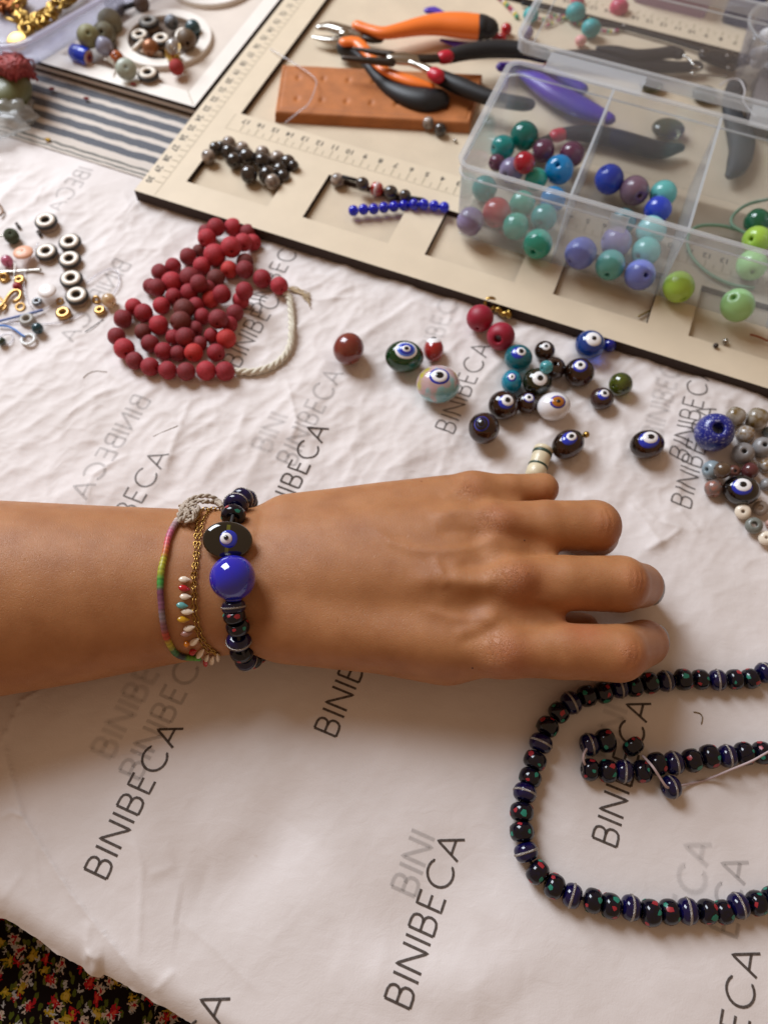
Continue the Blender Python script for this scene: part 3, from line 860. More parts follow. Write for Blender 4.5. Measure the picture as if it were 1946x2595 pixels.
cur = layer(cur, 1.05, 2.2, 'B8A494', .20, 6, '9A1A20', rough=.7)
cur = layer(cur, .95, 7.7, 'A01820', .17, 5, 'C04030', rough=.7)
cur = layer(cur, .9, 5.6, 'A08420', .16, 5, 'B89A40', rough=.7)
cur = layer(cur, 1.3, 9.4, 'A8A6A4', .11, 4, rough=.8)
nt.links.new(cur, b.inputs['Base Color'])
dr_o = grid_object('floral_dress', DX, DY, DZ, fm, person)
dr_o['label'] = 'black dress fabric printed with small red, white and yellow flowers'

# ------------------------------------------------------------------ boards and cloth at the back
TH = R(-18.9)
BX = np.array([math.cos(TH), math.sin(TH), 0]); BY = np.array([-math.sin(TH), math.cos(TH), 0])
O0 = P(340, 481, .8); O0[2] = 0
BM = Matrix(((BX[0], BY[0], 0, O0[0]), (BX[1], BY[1], 0, O0[1]), (0, 0, 1, 0), (0, 0, 0, 1)))
def B2W(x, y, z=0.):
    return O0 + BX * x + BY * y + np.array([0, 0, z])
def L2(p):
    q = np.array(p) - O0; return float(q @ BX), float(q @ BY)
cream = M('cream_board', (.69, .585, .43), .55, var=.05, vscale=.8, bump=.12, bscale=18)
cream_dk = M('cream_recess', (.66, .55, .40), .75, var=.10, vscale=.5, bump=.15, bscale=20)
mdf = M('dark_fibreboard', '33241C', .8, bump=.3, bscale=12)
ink_r = M('ruler_ink', '33302A', .7); groove = M('ruler_groove', (.36, .30, .20), .8)
def plate(name, xs, ys, inside, z0, z1, mats, parent):
    """flat plate on a grid of cells, cells with inside() False are cut out; mats = [top, side]"""
    V = []; F = []; FM = []; ix = {}
    def v(x, y, z):
        k = (x, y, z)
        if k not in ix: ix[k] = len(V); V.append(k)
        return ix[k]
    nx_, ny_ = len(xs) - 1, len(ys) - 1
    ins = lambda i, j: 0 <= i < nx_ and 0 <= j < ny_ and inside((xs[i] + xs[i + 1]) / 2, (ys[j] + ys[j + 1]) / 2)
    for i in range(nx_):
        for j in range(ny_):
            if not ins(i, j): continue
            x0, x1, y0, y1 = xs[i], xs[i + 1], ys[j], ys[j + 1]
            F.append((v(x0, y0, z1), v(x1, y0, z1), v(x1, y1, z1), v(x0, y1, z1))); FM.append(0)
            for (di, dj, a, b_) in ((-1, 0, (x0, y1), (x0, y0)), (1, 0, (x1, y0), (x1, y1)), (0, -1, (x0, y0), (x1, y0)), (0, 1, (x1, y1), (x0, y1))):
                if not ins(i + di, j + dj):
                    F.append((v(*a, z0), v(*b_, z0), v(*b_, z1), v(*a, z1))); FM.append(1)
    return obj(name, (V, F), mats, parent, smooth=False, fmat=FM)
board = empty('bead_board', (0, 0, 0), 'cream wooden beading board with cut-out trays and printed rulers', 'bead board')
board.matrix_world = BM
BW, BD = 47., 34.
holes = [(2.3 + 7.1 * i, 1.75, 7.3 + 7.1 * i, 5.4) for i in range(6)]
tray = (2.5, 8.15, 44.5, 26.3)
hx = sorted({0, BW, tray[0], tray[2]} | {q for a in holes for q in (a[0], a[2])})
hy = sorted({0, BD, tray[1], tray[3], 1.75, 5.4})
def solid(x, y):
    for a in holes + [tray]:
        if a[0] < x < a[2] and a[1] < y < a[3]: return False
    return True
plate('frame', hx, hy, solid, .42, .80, [cream, mdf], board)
b0 = obj('base_panel', box_geo(.0, .0, .12, BW, BD, .415), mdf, board, smooth=False)
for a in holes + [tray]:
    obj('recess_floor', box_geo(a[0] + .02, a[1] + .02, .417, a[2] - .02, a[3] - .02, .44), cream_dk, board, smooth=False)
# rulers: number prints and dark tick strips, groove shade put into their colour
def number_geo(txt, size):
    cu = bpy.data.curves.new('t', 'FONT'); cu.body = txt; cu.size = size; cu.align_x = 'CENTER'; cu.align_y = 'CENTER'
    cu.resolution_u = 2; cu.offset = .012
    o = bpy.data.objects.new('t', cu); scene.collection.objects.link(o)
    dg = bpy.context.evaluated_depsgraph_get()
    me = o.evaluated_get(dg).to_mesh()
    V = [tuple(v.co) for v in me.vertices]; F = [tuple(p.vertices) for p in me.polygons]
    o.evaluated_get(dg).to_mesh_clear()
    bpy.data.objects.remove(o); bpy.data.curves.remove(cu)
    return V, F
ruler = []; ticks = []
def thick_txt(txt, x, y, rot, size=.52):
    g = number_geo(txt, size)
    ruler.append(xform(g, Matrix.Translation((x, y, .8045)) @ Matrix.Rotation(rot, 4, 'Z')))
for i in range(17):                                     # front ruler, read from the far side
    n = 17 - i; x = 3.15 + .946 * i
    thick_txt(str(n), x, 7.62, math.pi)
    ticks.append(box_geo(x - .03, 6.72, .7965, x + .03, 7.32, .8040)); ticks.append(box_geo(x + .44, 6.72, .7965, x + .49, 7.08, .8040))
for i in range(20):
    n = 20 + i; x = 19.2 + .946 * (i + 1)
    thick_txt(str(i + 1), x, 7.62, math.pi)
    ticks.append(box_geo(x - .03, 6.72, .7965, x + .03, 7.32, .8040)); ticks.append(box_geo(x + .44, 6.72, .7965, x + .49, 7.08, .8040))
for i in range(30):                                     # far ruler
    x = 6 + .946 * i * 1.0
    if x < 30: thick_txt(str(31 - i - (0)), x, 27.2, math.pi)
    ticks.append(box_geo(x - .03, 27.5, .7965, x + .03, 28.1, .8040)); ticks.append(box_geo(x + .44, 27.5, .7965, x + .49, 27.85, .8040))
for i in range(30):                                     # side ruler
    y = 1.1 + .95 * i
    thick_txt(str(30 - i), .36 + .012 * i, y, math.pi / 2 + math.pi)
    ticks.append(box_geo(.68, y - .03, .7965, 1.18, y + .03, .8040)); ticks.append(box_geo(.86, y + .43, .7965, 1.18, y + .48, .8040))
ticks += [box_geo(2.25, 6.62, .7965, 44, 6.65, .8036), box_geo(2.25, 6.65, .7965, 2.28, 8.0, .8036), box_geo(1.2, .1, .7965, 1.235, 30, .8036)]
for g_ in ruler: obj('ruler_number', g_, ink_r, board, smooth=False)
rt = obj('ruler_ticks', join(*ticks), groove, board, smooth=False); rt['kind'] = 'stuff'

# second, whiter board at the upper left
white = M('white_board', (.80, .75, .68), .5, var=.05, vscale=.6)
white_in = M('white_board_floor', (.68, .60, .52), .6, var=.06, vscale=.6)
wb = empty('bead_board', (0, 0, 0), 'white bead tray with round raised cups, left of the cream board', 'bead board')
wb.matrix_world = BM
wc = L2(P(*cA(1170, 645), .8)); wx1 = wc[0] - .02; wy0 = wc[1]
plate('frame', [wx1 - 26, wx1 - .95, wx1], [wy0, wy0 + 1.15, wy0 + 26], lambda x, y: x > wx1 - .95 or y < wy0 + 1.15, .62, .86, [white, mdf], wb)
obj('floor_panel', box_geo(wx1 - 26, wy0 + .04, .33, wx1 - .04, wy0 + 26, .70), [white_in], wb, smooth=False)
obj('base_panel', box_geo(wx1 - 26, wy0 + .12, .08, wx1 - .12, wy0 + 26, .30), mdf, wb, smooth=False)
obj('mitre_joint', xform(box_geo(-.02, 0, 0, .02, 1.45, .004), Matrix.Translation((wx1 - .12, wy0 + .12, .86)) @ Matrix.Rotation(R(42), 4, 'Z')), groove, wb, smooth=False)
rcw = P(*cA(985, 222), .95); rc = L2(rcw)
ro = rad_at(285 * .4219, rcw); ri = rad_at(212 * .4219, rcw)
def ring_prof(ri, ro, z0, z1, b_=.04):
    return [(ri, z0), (ri, z1 - b_), (ri + b_, z1), (ro - b_, z1), (ro, z1 - b_), (ro, z0)]
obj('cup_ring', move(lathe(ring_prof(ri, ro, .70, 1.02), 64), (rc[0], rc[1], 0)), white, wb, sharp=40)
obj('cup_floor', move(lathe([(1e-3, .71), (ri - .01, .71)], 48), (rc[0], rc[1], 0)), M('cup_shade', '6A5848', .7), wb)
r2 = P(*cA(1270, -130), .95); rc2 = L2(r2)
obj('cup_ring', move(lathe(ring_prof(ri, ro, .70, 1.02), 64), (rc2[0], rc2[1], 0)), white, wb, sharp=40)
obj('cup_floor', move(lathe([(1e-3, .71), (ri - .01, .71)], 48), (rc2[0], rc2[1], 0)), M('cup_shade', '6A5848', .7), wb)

# striped cloth
ca = P(0, 337, .1); cb2 = P(354, 447, .1)
cd = (cb2 - ca)[:2]; cd /= np.linalg.norm(cd); cn = np.array([-cd[1], cd[0]])
U_, W_ = np.meshgrid(np.linspace(-12, 14, 200), np.linspace(0, 22, 160))
CX = ca[0] + cd[0] * U_ + cn[0] * W_; CY = ca[1] + cd[1] * U_ + cn[1] * W_
CZ = .10 + .035 * perlin(U_ * .35, W_ * .8) + .02 * perlin(U_ * 1.2, W_ * 1.7) + .05 * np.exp(-((W_ - .9) / .35) ** 2) * (.5 + .5 * perlin(U_ * .3, 3 + 0 * W_)) + np.maximum(0, .0)
CZ = CZ * np.clip(1.2 - W_ / 9, .5, 1)
cm = bpy.data.materials.new('striped_weave'); cm.use_nodes = True
nt = cm.node_tree; b = nt.nodes['Principled BSDF']; b.inputs['Roughness'].default_value = .95; b.inputs['Specular IOR Level'].default_value = .1
at = nt.nodes.new('ShaderNodeAttribute'); at.attribute_name = 'across'
at2 = nt.nodes.new('ShaderNodeAttribute'); at2.attribute_name = 'along'
tc = nt.nodes.new('ShaderNodeTexCoord')
nz = nt.nodes.new('ShaderNodeTexNoise'); nz.inputs['Scale'].default_value = 1.1; nt.links.new(tc.outputs['Object'], nz.inputs['Vector'])
mr = nt.nodes.new('ShaderNodeMath'); mr.operation = 'MULTIPLY_ADD'; mr.inputs[1].default_value = .22
nt.links.new(nz.outputs[0], mr.inputs[0]); nt.links.new(at.outputs['Fac'], mr.inputs[2])
rp = nt.nodes.new('ShaderNodeValToRGB'); rp.color_ramp.interpolation = 'CONSTANT'
mr2 = nt.nodes.new('ShaderNodeMath'); mr2.operation = 'MULTIPLY'; mr2.inputs[1].default_value = 1 / 8.5
nt.links.new(mr.outputs[0], mr2.inputs[0]); nt.links.new(mr2.outputs[0], rp.inputs[0])
wcol = (.66, .60, .54, 1); bcol = (.062, .082, .115, 1); gcol = (.12, .13, .12, 1)
stops = [(0, wcol), (.14, gcol), (.27, wcol), (.48, gcol), (.64, wcol)]
yy = 1.2
while yy < 8.2:
    stops += [(yy, bcol), (yy + .56, wcol)]; yy += .96
els = rp.color_ramp.elements
els[0].position = 0; els[0].color = wcol; els.remove(els[1])
for pz, c in stops[1:]:
    e = els.new((pz + .11) / 8.5); e.color = c
# woven ribs
wv = nt.nodes.new('ShaderNodeMath'); wv.operation = 'MULTIPLY'; wv.inputs[1].default_value = 62
nt.links.new(at2.outputs['Fac'], wv.inputs[0])
sn = nt.nodes.new('ShaderNodeMath'); sn.operation = 'SINE'; nt.links.new(wv.outputs[0], sn.inputs[0])
rr_ = nt.nodes.new('ShaderNodeMapRange'); rr_.inputs[1].default_value = -1; rr_.inputs[2].default_value = 1; rr_.inputs[3].default_value = 0; rr_.inputs[4].default_value = .28
nt.links.new(sn.outputs[0], rr_.inputs[0])
mm = nt.nodes.new('ShaderNodeMix'); mm.data_type = 'RGBA'; mm.inputs[7].default_value = wcol
nt.links.new(rr_.outputs[0], mm.inputs[0]); nt.links.new(rp.outputs[0], mm.inputs[6]); nt.links.new(mm.outputs[2], b.inputs['Base Color'])
bp = nt.nodes.new('ShaderNodeBump'); bp.inputs['Strength'].default_value = .4; bp.inputs['Distance'].default_value = .03
nt.links.new(sn.outputs[0], bp.inputs['Height']); nt.links.new(bp.outputs[0], b.inputs['Normal'])
cloth = grid_object('striped_cloth', CX, CY, CZ, cm)
for nme, arr in (('across', W_), ('along', U_)):
    a_t = cloth.data.attributes.new(nme, 'FLOAT', 'POINT'); a_t.data.foreach_set('value', arr.ravel().astype(np.float32))
tag(cloth, 'woven cloth with blue-grey and off-white stripes, between paper and bead boards', 'cloth')

# ------------------------------------------------------------------ bead helpers
_G = {}
def shared(key, geo, mats, fmat=None):
    if key not in _G: _G[key] = mesh_data(key, geo[0], geo[1], mats, True, fmat)
    return _G[key]
def inst(name, me, loc, rot=None, scale=1., parent=None):
    o = bpy.data.objects.new(name, me)
    m = Matrix.Translation(tuple(loc))
    if rot is not None: m = m @ rot.to_4x4()
    sc_ = (scale,) * 3 if np.isscalar(scale) else scale
    m = m @ Matrix.Diagonal((*sc_, 1))
    link(o, parent)
    o.matrix_basis = m if parent is None else parent.matrix_basis.inverted() @ m
    return o
def axis_rot(d, spin=0.):
    d = Vector(tuple(map(float, d))).normalized()
    return (d.to_track_quat('Z', 'Y').to_matrix()) @ Matrix.Rotation(spin, 3, 'Z')
placed = []
def ground(p):
    x, y = L2(p)
    if 0 < x < BW and 0 < y < BD:
        for a in holes + [tray]:
            if a[0] < x < a[2] and a[1] < y < a[3]: return .44
        return .80
    if x <= 0 and y > wy0 and x < wx1 + .1 and y < wy0 + 26: return .86 if (x > wx1 - .95 or y < wy0 + 1.15) else .70
    if y > 0 and x < 0 and (p[:2] - ca[:2]) @ cn > 0: return .12
    return H(p)
def rest(u, v, rpx, flat=1., base=None, stack=True, tol=.86, reg=True):
    """centre and radius of a round thing whose outline centre is at (u, v) when it rests on what is below it"""
    z = 1.0; p = P(u, v, z)
    for _ in range(6):
        r = rad_at(rpx, p)
        z = (ground(p) if base is None else base) + r * flat
        p = P(u, v, z)
    if stack:
        for _ in range(60):
            hit = False
            for q, rq in placed:
                if abs(q[0] - p[0]) < 3 and abs(q[1] - p[1]) < 3 and np.linalg.norm(q - p) < (rq + r) * tol: hit = True; break
            if not hit: break
            z += .06; p = P(u, v, z); r = rad_at(rpx, p)
    if reg: placed.append((p, r * min(1, flat * 1.1)))
    return p, r
def toward(p):
    d = CAM - np.array(p); return d / np.linalg.norm(d)
def dir_at(p, r, u, v, sc3=(1, 1, 1)):
    """direction from the centre p to where the line of sight through (u, v) meets the ball"""
    d = ray(u, v); d = d / np.linalg.norm(d)
    oc = CAM - p
    bq = oc @ d; cq = oc @ oc - r * r; dd = bq * bq - cq
    t = -bq - math.sqrt(max(dd, 0))
    q = CAM + d * t - p
    return q / np.linalg.norm(q)

# glass colours
def glass(name, col, rough=.06, trans=.75, **k):
    return M('glass_' + name, col, rough, trans=trans, ior=1.5, coat=.4, **k)
EYEW = M('eye_white', 'EEEDEE', .15, coat=.5); EYEB = M('eye_blue', '1B2FA8', .12, coat=.6); EYEK = M('eye_black', '0C0B10', .1, coat=.8)
EYEL = M('eye_light_blue', '4A74D8', .12, coat=.6); EYEA = M('eye_amber', 'A8661A', .12, coat=.5)
def cap_geo(sc3, d, ang, lift, seg=28, rings=6):
    """thin raised dot lying on an ellipsoid with half axes sc3, centred on direction d"""
    d = np.array(d) / np.linalg.norm(d)
    u = np.cross(d, [0, 0, 1.]);
    if np.linalg.norm(u) < .1: u = np.array([1., 0, 0])
    u /= np.linalg.norm(u); w = np.cross(d, u)
    V = []; F = []
    for i in range(rings + 1):
        a = ang * i / rings
        lf = 1 + lift * math.cos(min(1, (i / rings) ** 3) * math.pi / 2) + .002
        if i == rings: lf = 1 - .02
        for j in range(seg):
            b_ = 2 * math.pi * j / seg
            n = d * math.cos(a) + (u * math.cos(b_) + w * math.sin(b_)) * math.sin(a)
            V.append(tuple(n * np.array(sc3) * lf))
    for i in range(rings):
        for j in range(seg):
            j2 = (j + 1) % seg
            F.append((i * seg + j, i * seg + j2, (i + 1) * seg + j2, (i + 1) * seg + j))
    return V, F
def plain_bead(u, v, rpx, mat, label, group=None, cat='bead', hole=None, flat=.95, key=None, base=None, axis=None, e=2.0, half=.92, name='bead', stack=True, parent=None, holer=.17):
    p, r = rest(u, v, rpx, base=base, stack=stack)
    if hole is not None:
        ax = dir_at(p, r, *hole)
    elif axis is not None: ax = axis
    else: ax = (math.cos(u), math.sin(u * 1.7), .15)
    me = shared('bead_%s_%s_%s_%s' % (mat.name, half, e, holer), bead_geo(holer, half, e=e), mat)
    o = inst(name, me, p, axis_rot(ax, random.random() * 6), r, parent)
    if label: tag(o, label, cat, group)
    return o, p, r
def eye_bead(u, v, rpx, mat, label, eye, layers, sx=1., sy=1., sz=.9, ang=0., group='loose evil eye beads', name='evil_eye_bead', base=None, stack=True):
    """bead with a painted eye; layers = [(material, half angle in degrees)], eye = picture point of its middle"""
    p, r = rest(u, v, rpx, flat=sz, base=base, stack=stack)
    root = empty(name, p, label, 'bead', group)
    rot = Matrix.Rotation(ang, 3, 'Z')
    g = sphere(1, 36, 20)
    sc3 = np.array([sx, sy, sz]) * r
    body_ = obj('bead_body', xform(([(x * sc3[0], y * sc3[1], z * sc3[2]) for x, y, z in g[0]], g[1]), rot.to_4x4()), mat, root)
    d = dir_at(p, r, *eye[:2])
    # direction in the bead's own frame, corrected for its flattening
    dl = np.array(rot.inverted() @ Vector(tuple(d))) / np.array([sx, sy, sz]); dl /= np.linalg.norm(dl)
    names = {'eye_white': 'white_ring', 'eye_blue': 'blue_ring', 'eye_black': 'pupil', 'eye_light_blue': 'light_blue_ring', 'eye_amber': 'amber_ring'}
    off = np.array([0., 0, 0])
    for i, (m, a) in enumerate(layers):
        dd = dl
        if len(eye) > 2 and i > 0:
            d2 = dir_at(p, r, *eye[2:4]); dd = np.array(rot.inverted() @ Vector(tuple(d2))) / np.array([sx, sy, sz]); dd /= np.linalg.norm(dd)
        obj(names[m.name], xform(cap_geo(sc3, dd, R(a), .03 + .028 * i), rot.to_4x4()), m, root)
    return root, p, r

# ------------------------------------------------------------------ clear divided box with its lid
pl_body = M_plastic('frosted_plastic', .10, 'F4FAFF'); pl_rim = M_plastic('frosted_rim', .32, 'F8FCFF')
pl_lid = M_plastic('clear_lid', .035, 'F2F4FA'); pl_div = M_plastic('divider_plastic', .30, 'F4FAFF')
bxo = empty('bead_box', (0, 0, 0), 'clear plastic divided box of coloured beads with its lid swung open', 'bead box')
bxo.matrix_world = BM
def rrect(x0, y0, x1, y1, r, n=6):
    pts = []
    for cx, cy, a0 in ((x1 - r, y1 - r, 0), (x0 + r, y1 - r, 90), (x0 + r, y0 + r, 180), (x1 - r, y0 + r, 270)):
        for i in range(n + 1):
            a = R(a0 + 90 * i / n); pts.append((cx + r * math.cos(a), cy + r * math.sin(a)))
    return pts
X0, X1, Y0, Y1, ZB, ZT = 17.25, 40.0, 3.55, 12.35, .86, 5.30
def wall_shell(b0, b1, z0, z1, th, r0, r1, closed_bottom=None):
    """tapered rounded wall, from rectangle b0 at z0 to b1 at z1"""
    o0 = rrect(*b0, r0); o1 = rrect(*b1, r1)
    i0 = rrect(b0[0] + th, b0[1] + th, b0[2] - th, b0[3] - th, max(r0 - th, .05)); i1 = rrect(b1[0] + th, b1[1] + th, b1[2] - th, b1[3] - th, max(r1 - th, .05))
    n = len(o0); V = [(x, y, z0) for x, y in o0] + [(x, y, z1) for x, y in o1] + [(x, y, z1) for x, y in i1] + [(x, y, z0) for x, y in i0]
    F = []
    for k in range(3):
        for i in range(n):
            j = (i + 1) % n; F.append((k * n + i, k * n + j, (k + 1) * n + j, (k + 1) * n + i))
    for i in range(n):
        j = (i + 1) % n; F.append((3 * n + i, 3 * n + j, j, i))
    return V, F
obj('wall', wall_shell((X0 + .25, Y0 + .2, X1 - .25, Y1 - .15), (X0, Y0, X1, Y1), ZB, ZT, .07, .55, .6), pl_body, bxo, sharp=50)
obj('floor_panel', prism(rrect(X0 + .3, Y0 + .25, X1 - .3, Y1 - .2, .5), ZB - .03, ZB + .03), pl_lid, bxo, smooth=False)
obj('rim', wall_shell((X0 - .14, Y0 - .14, X1 + .14, Y1 + .14), (X0 - .16, Y0 - .16, X1 + .16, Y1 + .16), ZT, ZT + .10, .26, .72, .75), pl_rim, bxo, sharp=50)
obj('rim', wall_shell((X0 - .06, Y0 - .06, X1 + .06, Y1 + .06), (X0 - .06, Y0 - .06, X1 + .06, Y1 + .06), ZT - .62, ZT - .56, .12, .65, .65), pl_rim, bxo, sharp=50)
for xd in (22.92, 28.62, 34.3):
    obj('divider', box_geo(xd - .05, Y0 + .1, ZB + .04, xd + .05, Y1 - .1, ZT - .02), pl_div, bxo, smooth=False)
    obj('divider_edge', box_geo(xd - .07, Y0 + .1, ZT - .02, xd + .07, Y1 - .1, ZT + .05), pl_rim, bxo, smooth=False)
# latch slot on the front rim
obj('latch', box_geo(25.0, Y0 - .20, ZT - 1.0, 25.9, Y0 - .12, ZT - .1), pl_rim, bxo, smooth=False)
obj('hinge', box_geo(19.0, Y1 + .1, ZT - .15, 24.3, Y1 + 1.75, ZT - .05), pl_div, bxo, smooth=False)
obj('hinge', box_geo(30.0, Y1 + .1, ZT - .15, 36, Y1 + 1.75, ZT - .05), pl_div, bxo, smooth=False)
LY0 = Y1 + 1.95; LY1 = LY0 + 8.9; LXm = X0 - .35
obj('lid', prism(rrect(LXm, LY0, X1, LY1, .8), ZT - .75, ZT - .68), pl_lid, bxo, smooth=False)
obj('lid_rim', wall_shell((LXm, LY0, X1, LY1), (LXm - .05, LY0 - .05, X1 + .05, LY1 + .05), ZT - .66, ZT + .02, .10, .8, .85), pl_div, bxo, sharp=50)
obj('lid_rim', wall_shell((LXm - .12, LY0 - .12, X1 + .1, LY1 + .1), (LXm - .12, LY0 - .12, X1 + .1, LY1 + .1), ZT + .02, ZT + .10, .2, .9, .9), pl_rim, bxo, sharp=50)
obj('lid_rim', wall_shell((LXm + .75, LY0 + .62, X1 - .6, LY1 - .6), (LXm + .75, LY0 + .62, X1 - .6, LY1 - .6), ZT - .68, ZT - .58, .07, .35, .35), pl_rim, bxo, sharp=50)

teal = glass('teal', '18A09C', trans=.4); teal_d = glass('dark_teal', '068074', trans=.4); blue_g = glass('azure', '0A8CCC', trans=.35); plum = glass('plum', '74405A', trans=.35); red_g = glass('ruby', 'C01832', trans=.35)
lilac = M('lilac_bead', '9C90B8', .25, trans=.3, coat=.4); green_g = glass('bottle_green', '0B5A44'); seag = glass('sea_green', '34B49C', trans=.35)
o_blue = M('opaque_blue', '2440B4', .22, coat=.4); o_mauve = M('opaque_mauve', '7A5F70', .25, coat=.4); o_aqua = M('opaque_aqua', '5FB0AC', .25, coat=.4)
o_peri = M('opaque_periwinkle', '7484DA', .25, coat=.4); o_lime = M('opaque_lime', 'A4CC4C', .25, coat=.4); o_pale = M('opaque_pale_green', 'A2D890', .25, coat=.4)
o_dgreen = M('opaque_dark_green', '0C5A3C', .15, coat=.6); o_paq = M('opaque_pale_aqua', '8FCBCB', .25, coat=.4); o_lilac = M('opaque_lilac', '8A86B8', .25, coat=.4)
BB = ZB + .05
gb = 'glass beads in the clear divided box'
W = [  # u, v, r(px), material, label, hole point
    (cC(195, 815), 84 * .4219, teal_d, 'dark teal glass bead highest against the purple plier handle in box', None),
    (cC(65, 885), 72 * .4219, teal, 'clear teal glass bead left of the dark teal one in box', None),
    (cC(310, 905), 68 * .4219, plum, 'plum glass bead between dark teal and red beads in box', None),
    (cC(480, 925), 74 * .4219, plum, 'plum glass bead touching the first divider, above the azure bead', None),
    (cC(195, 975), 64 * .4219, red_g, 'dark red glass bead in the middle of the first compartment', None),
    (cC(405, 1018), 86 * .4219, blue_g, 'bright azure glass bead with hole up beside the first divider', cC(395, 985)),
    (cC(120, 1020), 74 * .4219, lilac, 'pale lilac glass bead behind the front rim of first compartment', None),
    (cC(30, 975), 50 * .4219, plum, 'small plum bead half hidden at the left corner rim of box', None),
    (cC(265, 1075), 66 * .4219, seag, 'sea green bead half behind the rim beside the azure bead', None),
    (cE(250, 112), 62 * .51, teal, 'teal bead seen through front wall near the left corner of box', None),
    (cE(310, 232), 72 * .51, red_g, 'ruby red bead seen through the front wall of first compartment', None),
    (cE(180, 275), 68 * .51, lilac, 'lilac bead in the lower left corner of the box', None),
    (cE(438, 188), 64 * .51, seag, 'sea green bead right of the ruby bead, behind the front wall', None),
    (cE(405, 300), 66 * .51, seag, 'sea green bead below and right of the ruby bead', None),
    (cE(545, 255), 66 * .51, teal, 'teal bead near the first divider behind the front wall', None),
    (cE(515, 388), 72 * .51, seag, 'sea green bead lowest in the first compartment, hole facing down', cE(490, 430)),
    (cE(590, 165), 62 * .51, blue_g, 'azure bead behind the front wall beside the first divider', None),
    (cE(870, 66), 71 * .51, o_blue, 'opaque royal blue bead highest in the middle compartment', cE(842, 5)),
    (cE(995, 122), 71 * .51, o_mauve, 'opaque mauve bead with dark hole beside the royal blue bead', cE(1024, 150)),
    (cE(1138, 138), 65 * .51, o_aqua, 'opaque aqua bead at right of the mauve bead', None),
    (cE(1112, 218), 66 * .51, o_blue, 'opaque royal blue bead below the aqua one near second divider', None),
    (cE(940, 275), 62 * .51, M('opaque_teal', '3E8490', .25, coat=.4), 'teal bead just behind the box latch', cE(950, 268)),
    (cE(905, 378), 74 * .51, o_lilac, 'lilac bead behind the front wall of the middle compartment', None),
    (cE(1078, 322), 72 * .51, o_paq, 'pale aqua bead behind the front wall under the rim', None),
    (cE(1052, 425), 70 * .51, o_aqua, 'aqua bead between pale aqua and periwinkle beads', None),
    (cE(728, 433), 77 * .51, o_peri, 'periwinkle blue bead leftmost in the middle compartment', None),
    (cE(875, 492), 73 * .51, o_aqua, 'aqua bead with hole at its base between periwinkle beads', cE(858, 545)),
    (cE(1022, 541), 75 * .51, o_peri, 'periwinkle bead with dark hole lowest in the middle compartment', cE(1056, 542)),
    (cE(1215, 601), 76 * .51, o_lime, 'lime green bead resting just right of the second divider', None),
    (cE(1507, 692), 81 * .51, o_pale, 'pale green bead with hole up, lowest in the right compartment', cE(1485, 648)),
    (cE(1578, 492), 74 * .51, o_pale, 'pale green bead with hole facing down at the right frame edge', cE(1582, 532)),
    (cE(1602, 368), 68 * .51, o_lime, 'lime green bead with dark hole under the dark green bead', cE(1572, 362)),
    (cE(1606, 278), 64 * .51, o_dgreen, 'glossy dark green bead highest at the right frame edge', None)]
for (u, v), rp_, m, lab, hl in sorted(W, key=lambda w: -w[0][1]):
    plain_bead(u, v, rp_, m, lab, gb, hole=hl, flat=.97, base=BB, e=2.0, half=.96, holer=.15)
# green cord in the right compartment
cordg = M('sage_cord', '7FA08A', .8)
cpts = [P(*cE(*q), 1.3) for q in [(1659, 165), (1560, 190), (1490, 240), (1480, 290), (1540, 330), (1590, 350)]]
cpts2 = [P(*cE(*q), 1.0) for q in [(1520, 320), (1420, 295), (1310, 300), (1262, 350), (1275, 440), (1360, 530), (1480, 590), (1590, 605)]]
cg = obj('sage_cord', join(tube(smooth_path(cpts), .09), tube(smooth_path(cpts2), .09)), cordg)
tag(cg, 'thin sage green cord looped in the right compartment of the clear box', 'cord')

# ------------------------------------------------------------------ pliers, leather strip and cord in the big tray
def pr(c, pts, z):
    """points (x, y, radius px of the crop, [z]) -> world points with radius"""
    out = []
    s = {id(cB): .4219, id(cC): .4219, id(cS): .51}.get(id(c), .4219)
    for q in pts:
        zz = q[3] if len(q) > 3 else z
        p = P(*c(q[0], q[1]), zz); out.append(np.array([*p, rad_at(q[2] * s, p)]))
    return out
orange = M('orange_grip', 'F07A2A', .38, coat=.2); blackg = M('black_grip', '17181B', .5, bump=.1, bscale=14); redc = M('red_collar', 'B81830', .35)
steel = M('polished_steel', 'B8B4AC', .22, metal=1.); steel_d = M('dark_steel', '4E4844', .32, metal=1.); purple = M('purple_grip', '4A28A8', .4, coat=.2)
pk = empty('cutting_pliers', P(*cB(860, 230), .5), 'orange and black handled cutting pliers lying open on the tray', 'pliers')
def part(name, geo, m, root, **k):
    lo = root.location
    return obj(name, move(geo, (-lo[0], -lo[1], -lo[2])), m, root, **k)
part('handle', rtube(pr(cB, [(725, 150, 34), (790, 172, 34), (880, 195, 42), (980, 180, 50), (1100, 155, 62), (1220, 142, 76), (1340, 148, 86), (1440, 158, 86)], 1.55), flat=.72), orange, pk)
part('grip_end', rtube(pr(cB, [(1465, 160, 85), (1490, 163, 80), (1500, 165, 74)], 1.55), flat=.74), blackg, pk)
part('handle', rtube(pr(cB, [(660, 285, 62), (760, 350, 38), (840, 450, 38), (930, 530, 56), (1040, 585, 78), (1140, 608, 88), (1205, 600, 74)], 1.2), flat=.8), blackg, pk)
part('handle_insert', rtube(pr(cB, [(650, 248, 36), (720, 250, 40), (790, 320, 34), (860, 400, 30), (950, 450, 40), (1060, 490, 42), (1170, 515, 22)], 1.75), flat=.6), orange, pk)
part('jaw', rtube(pr(cB, [(500, 160, 26), (560, 158, 40), (620, 175, 44), (680, 190, 42), (730, 205, 32)], 1.3), flat=.6), steel, pk)
part('jaw', rtube(pr(cB, [(455, 218, 10), (520, 232, 24), (600, 240, 34), (680, 230, 36)], 1.0), flat=.6), steel, pk)
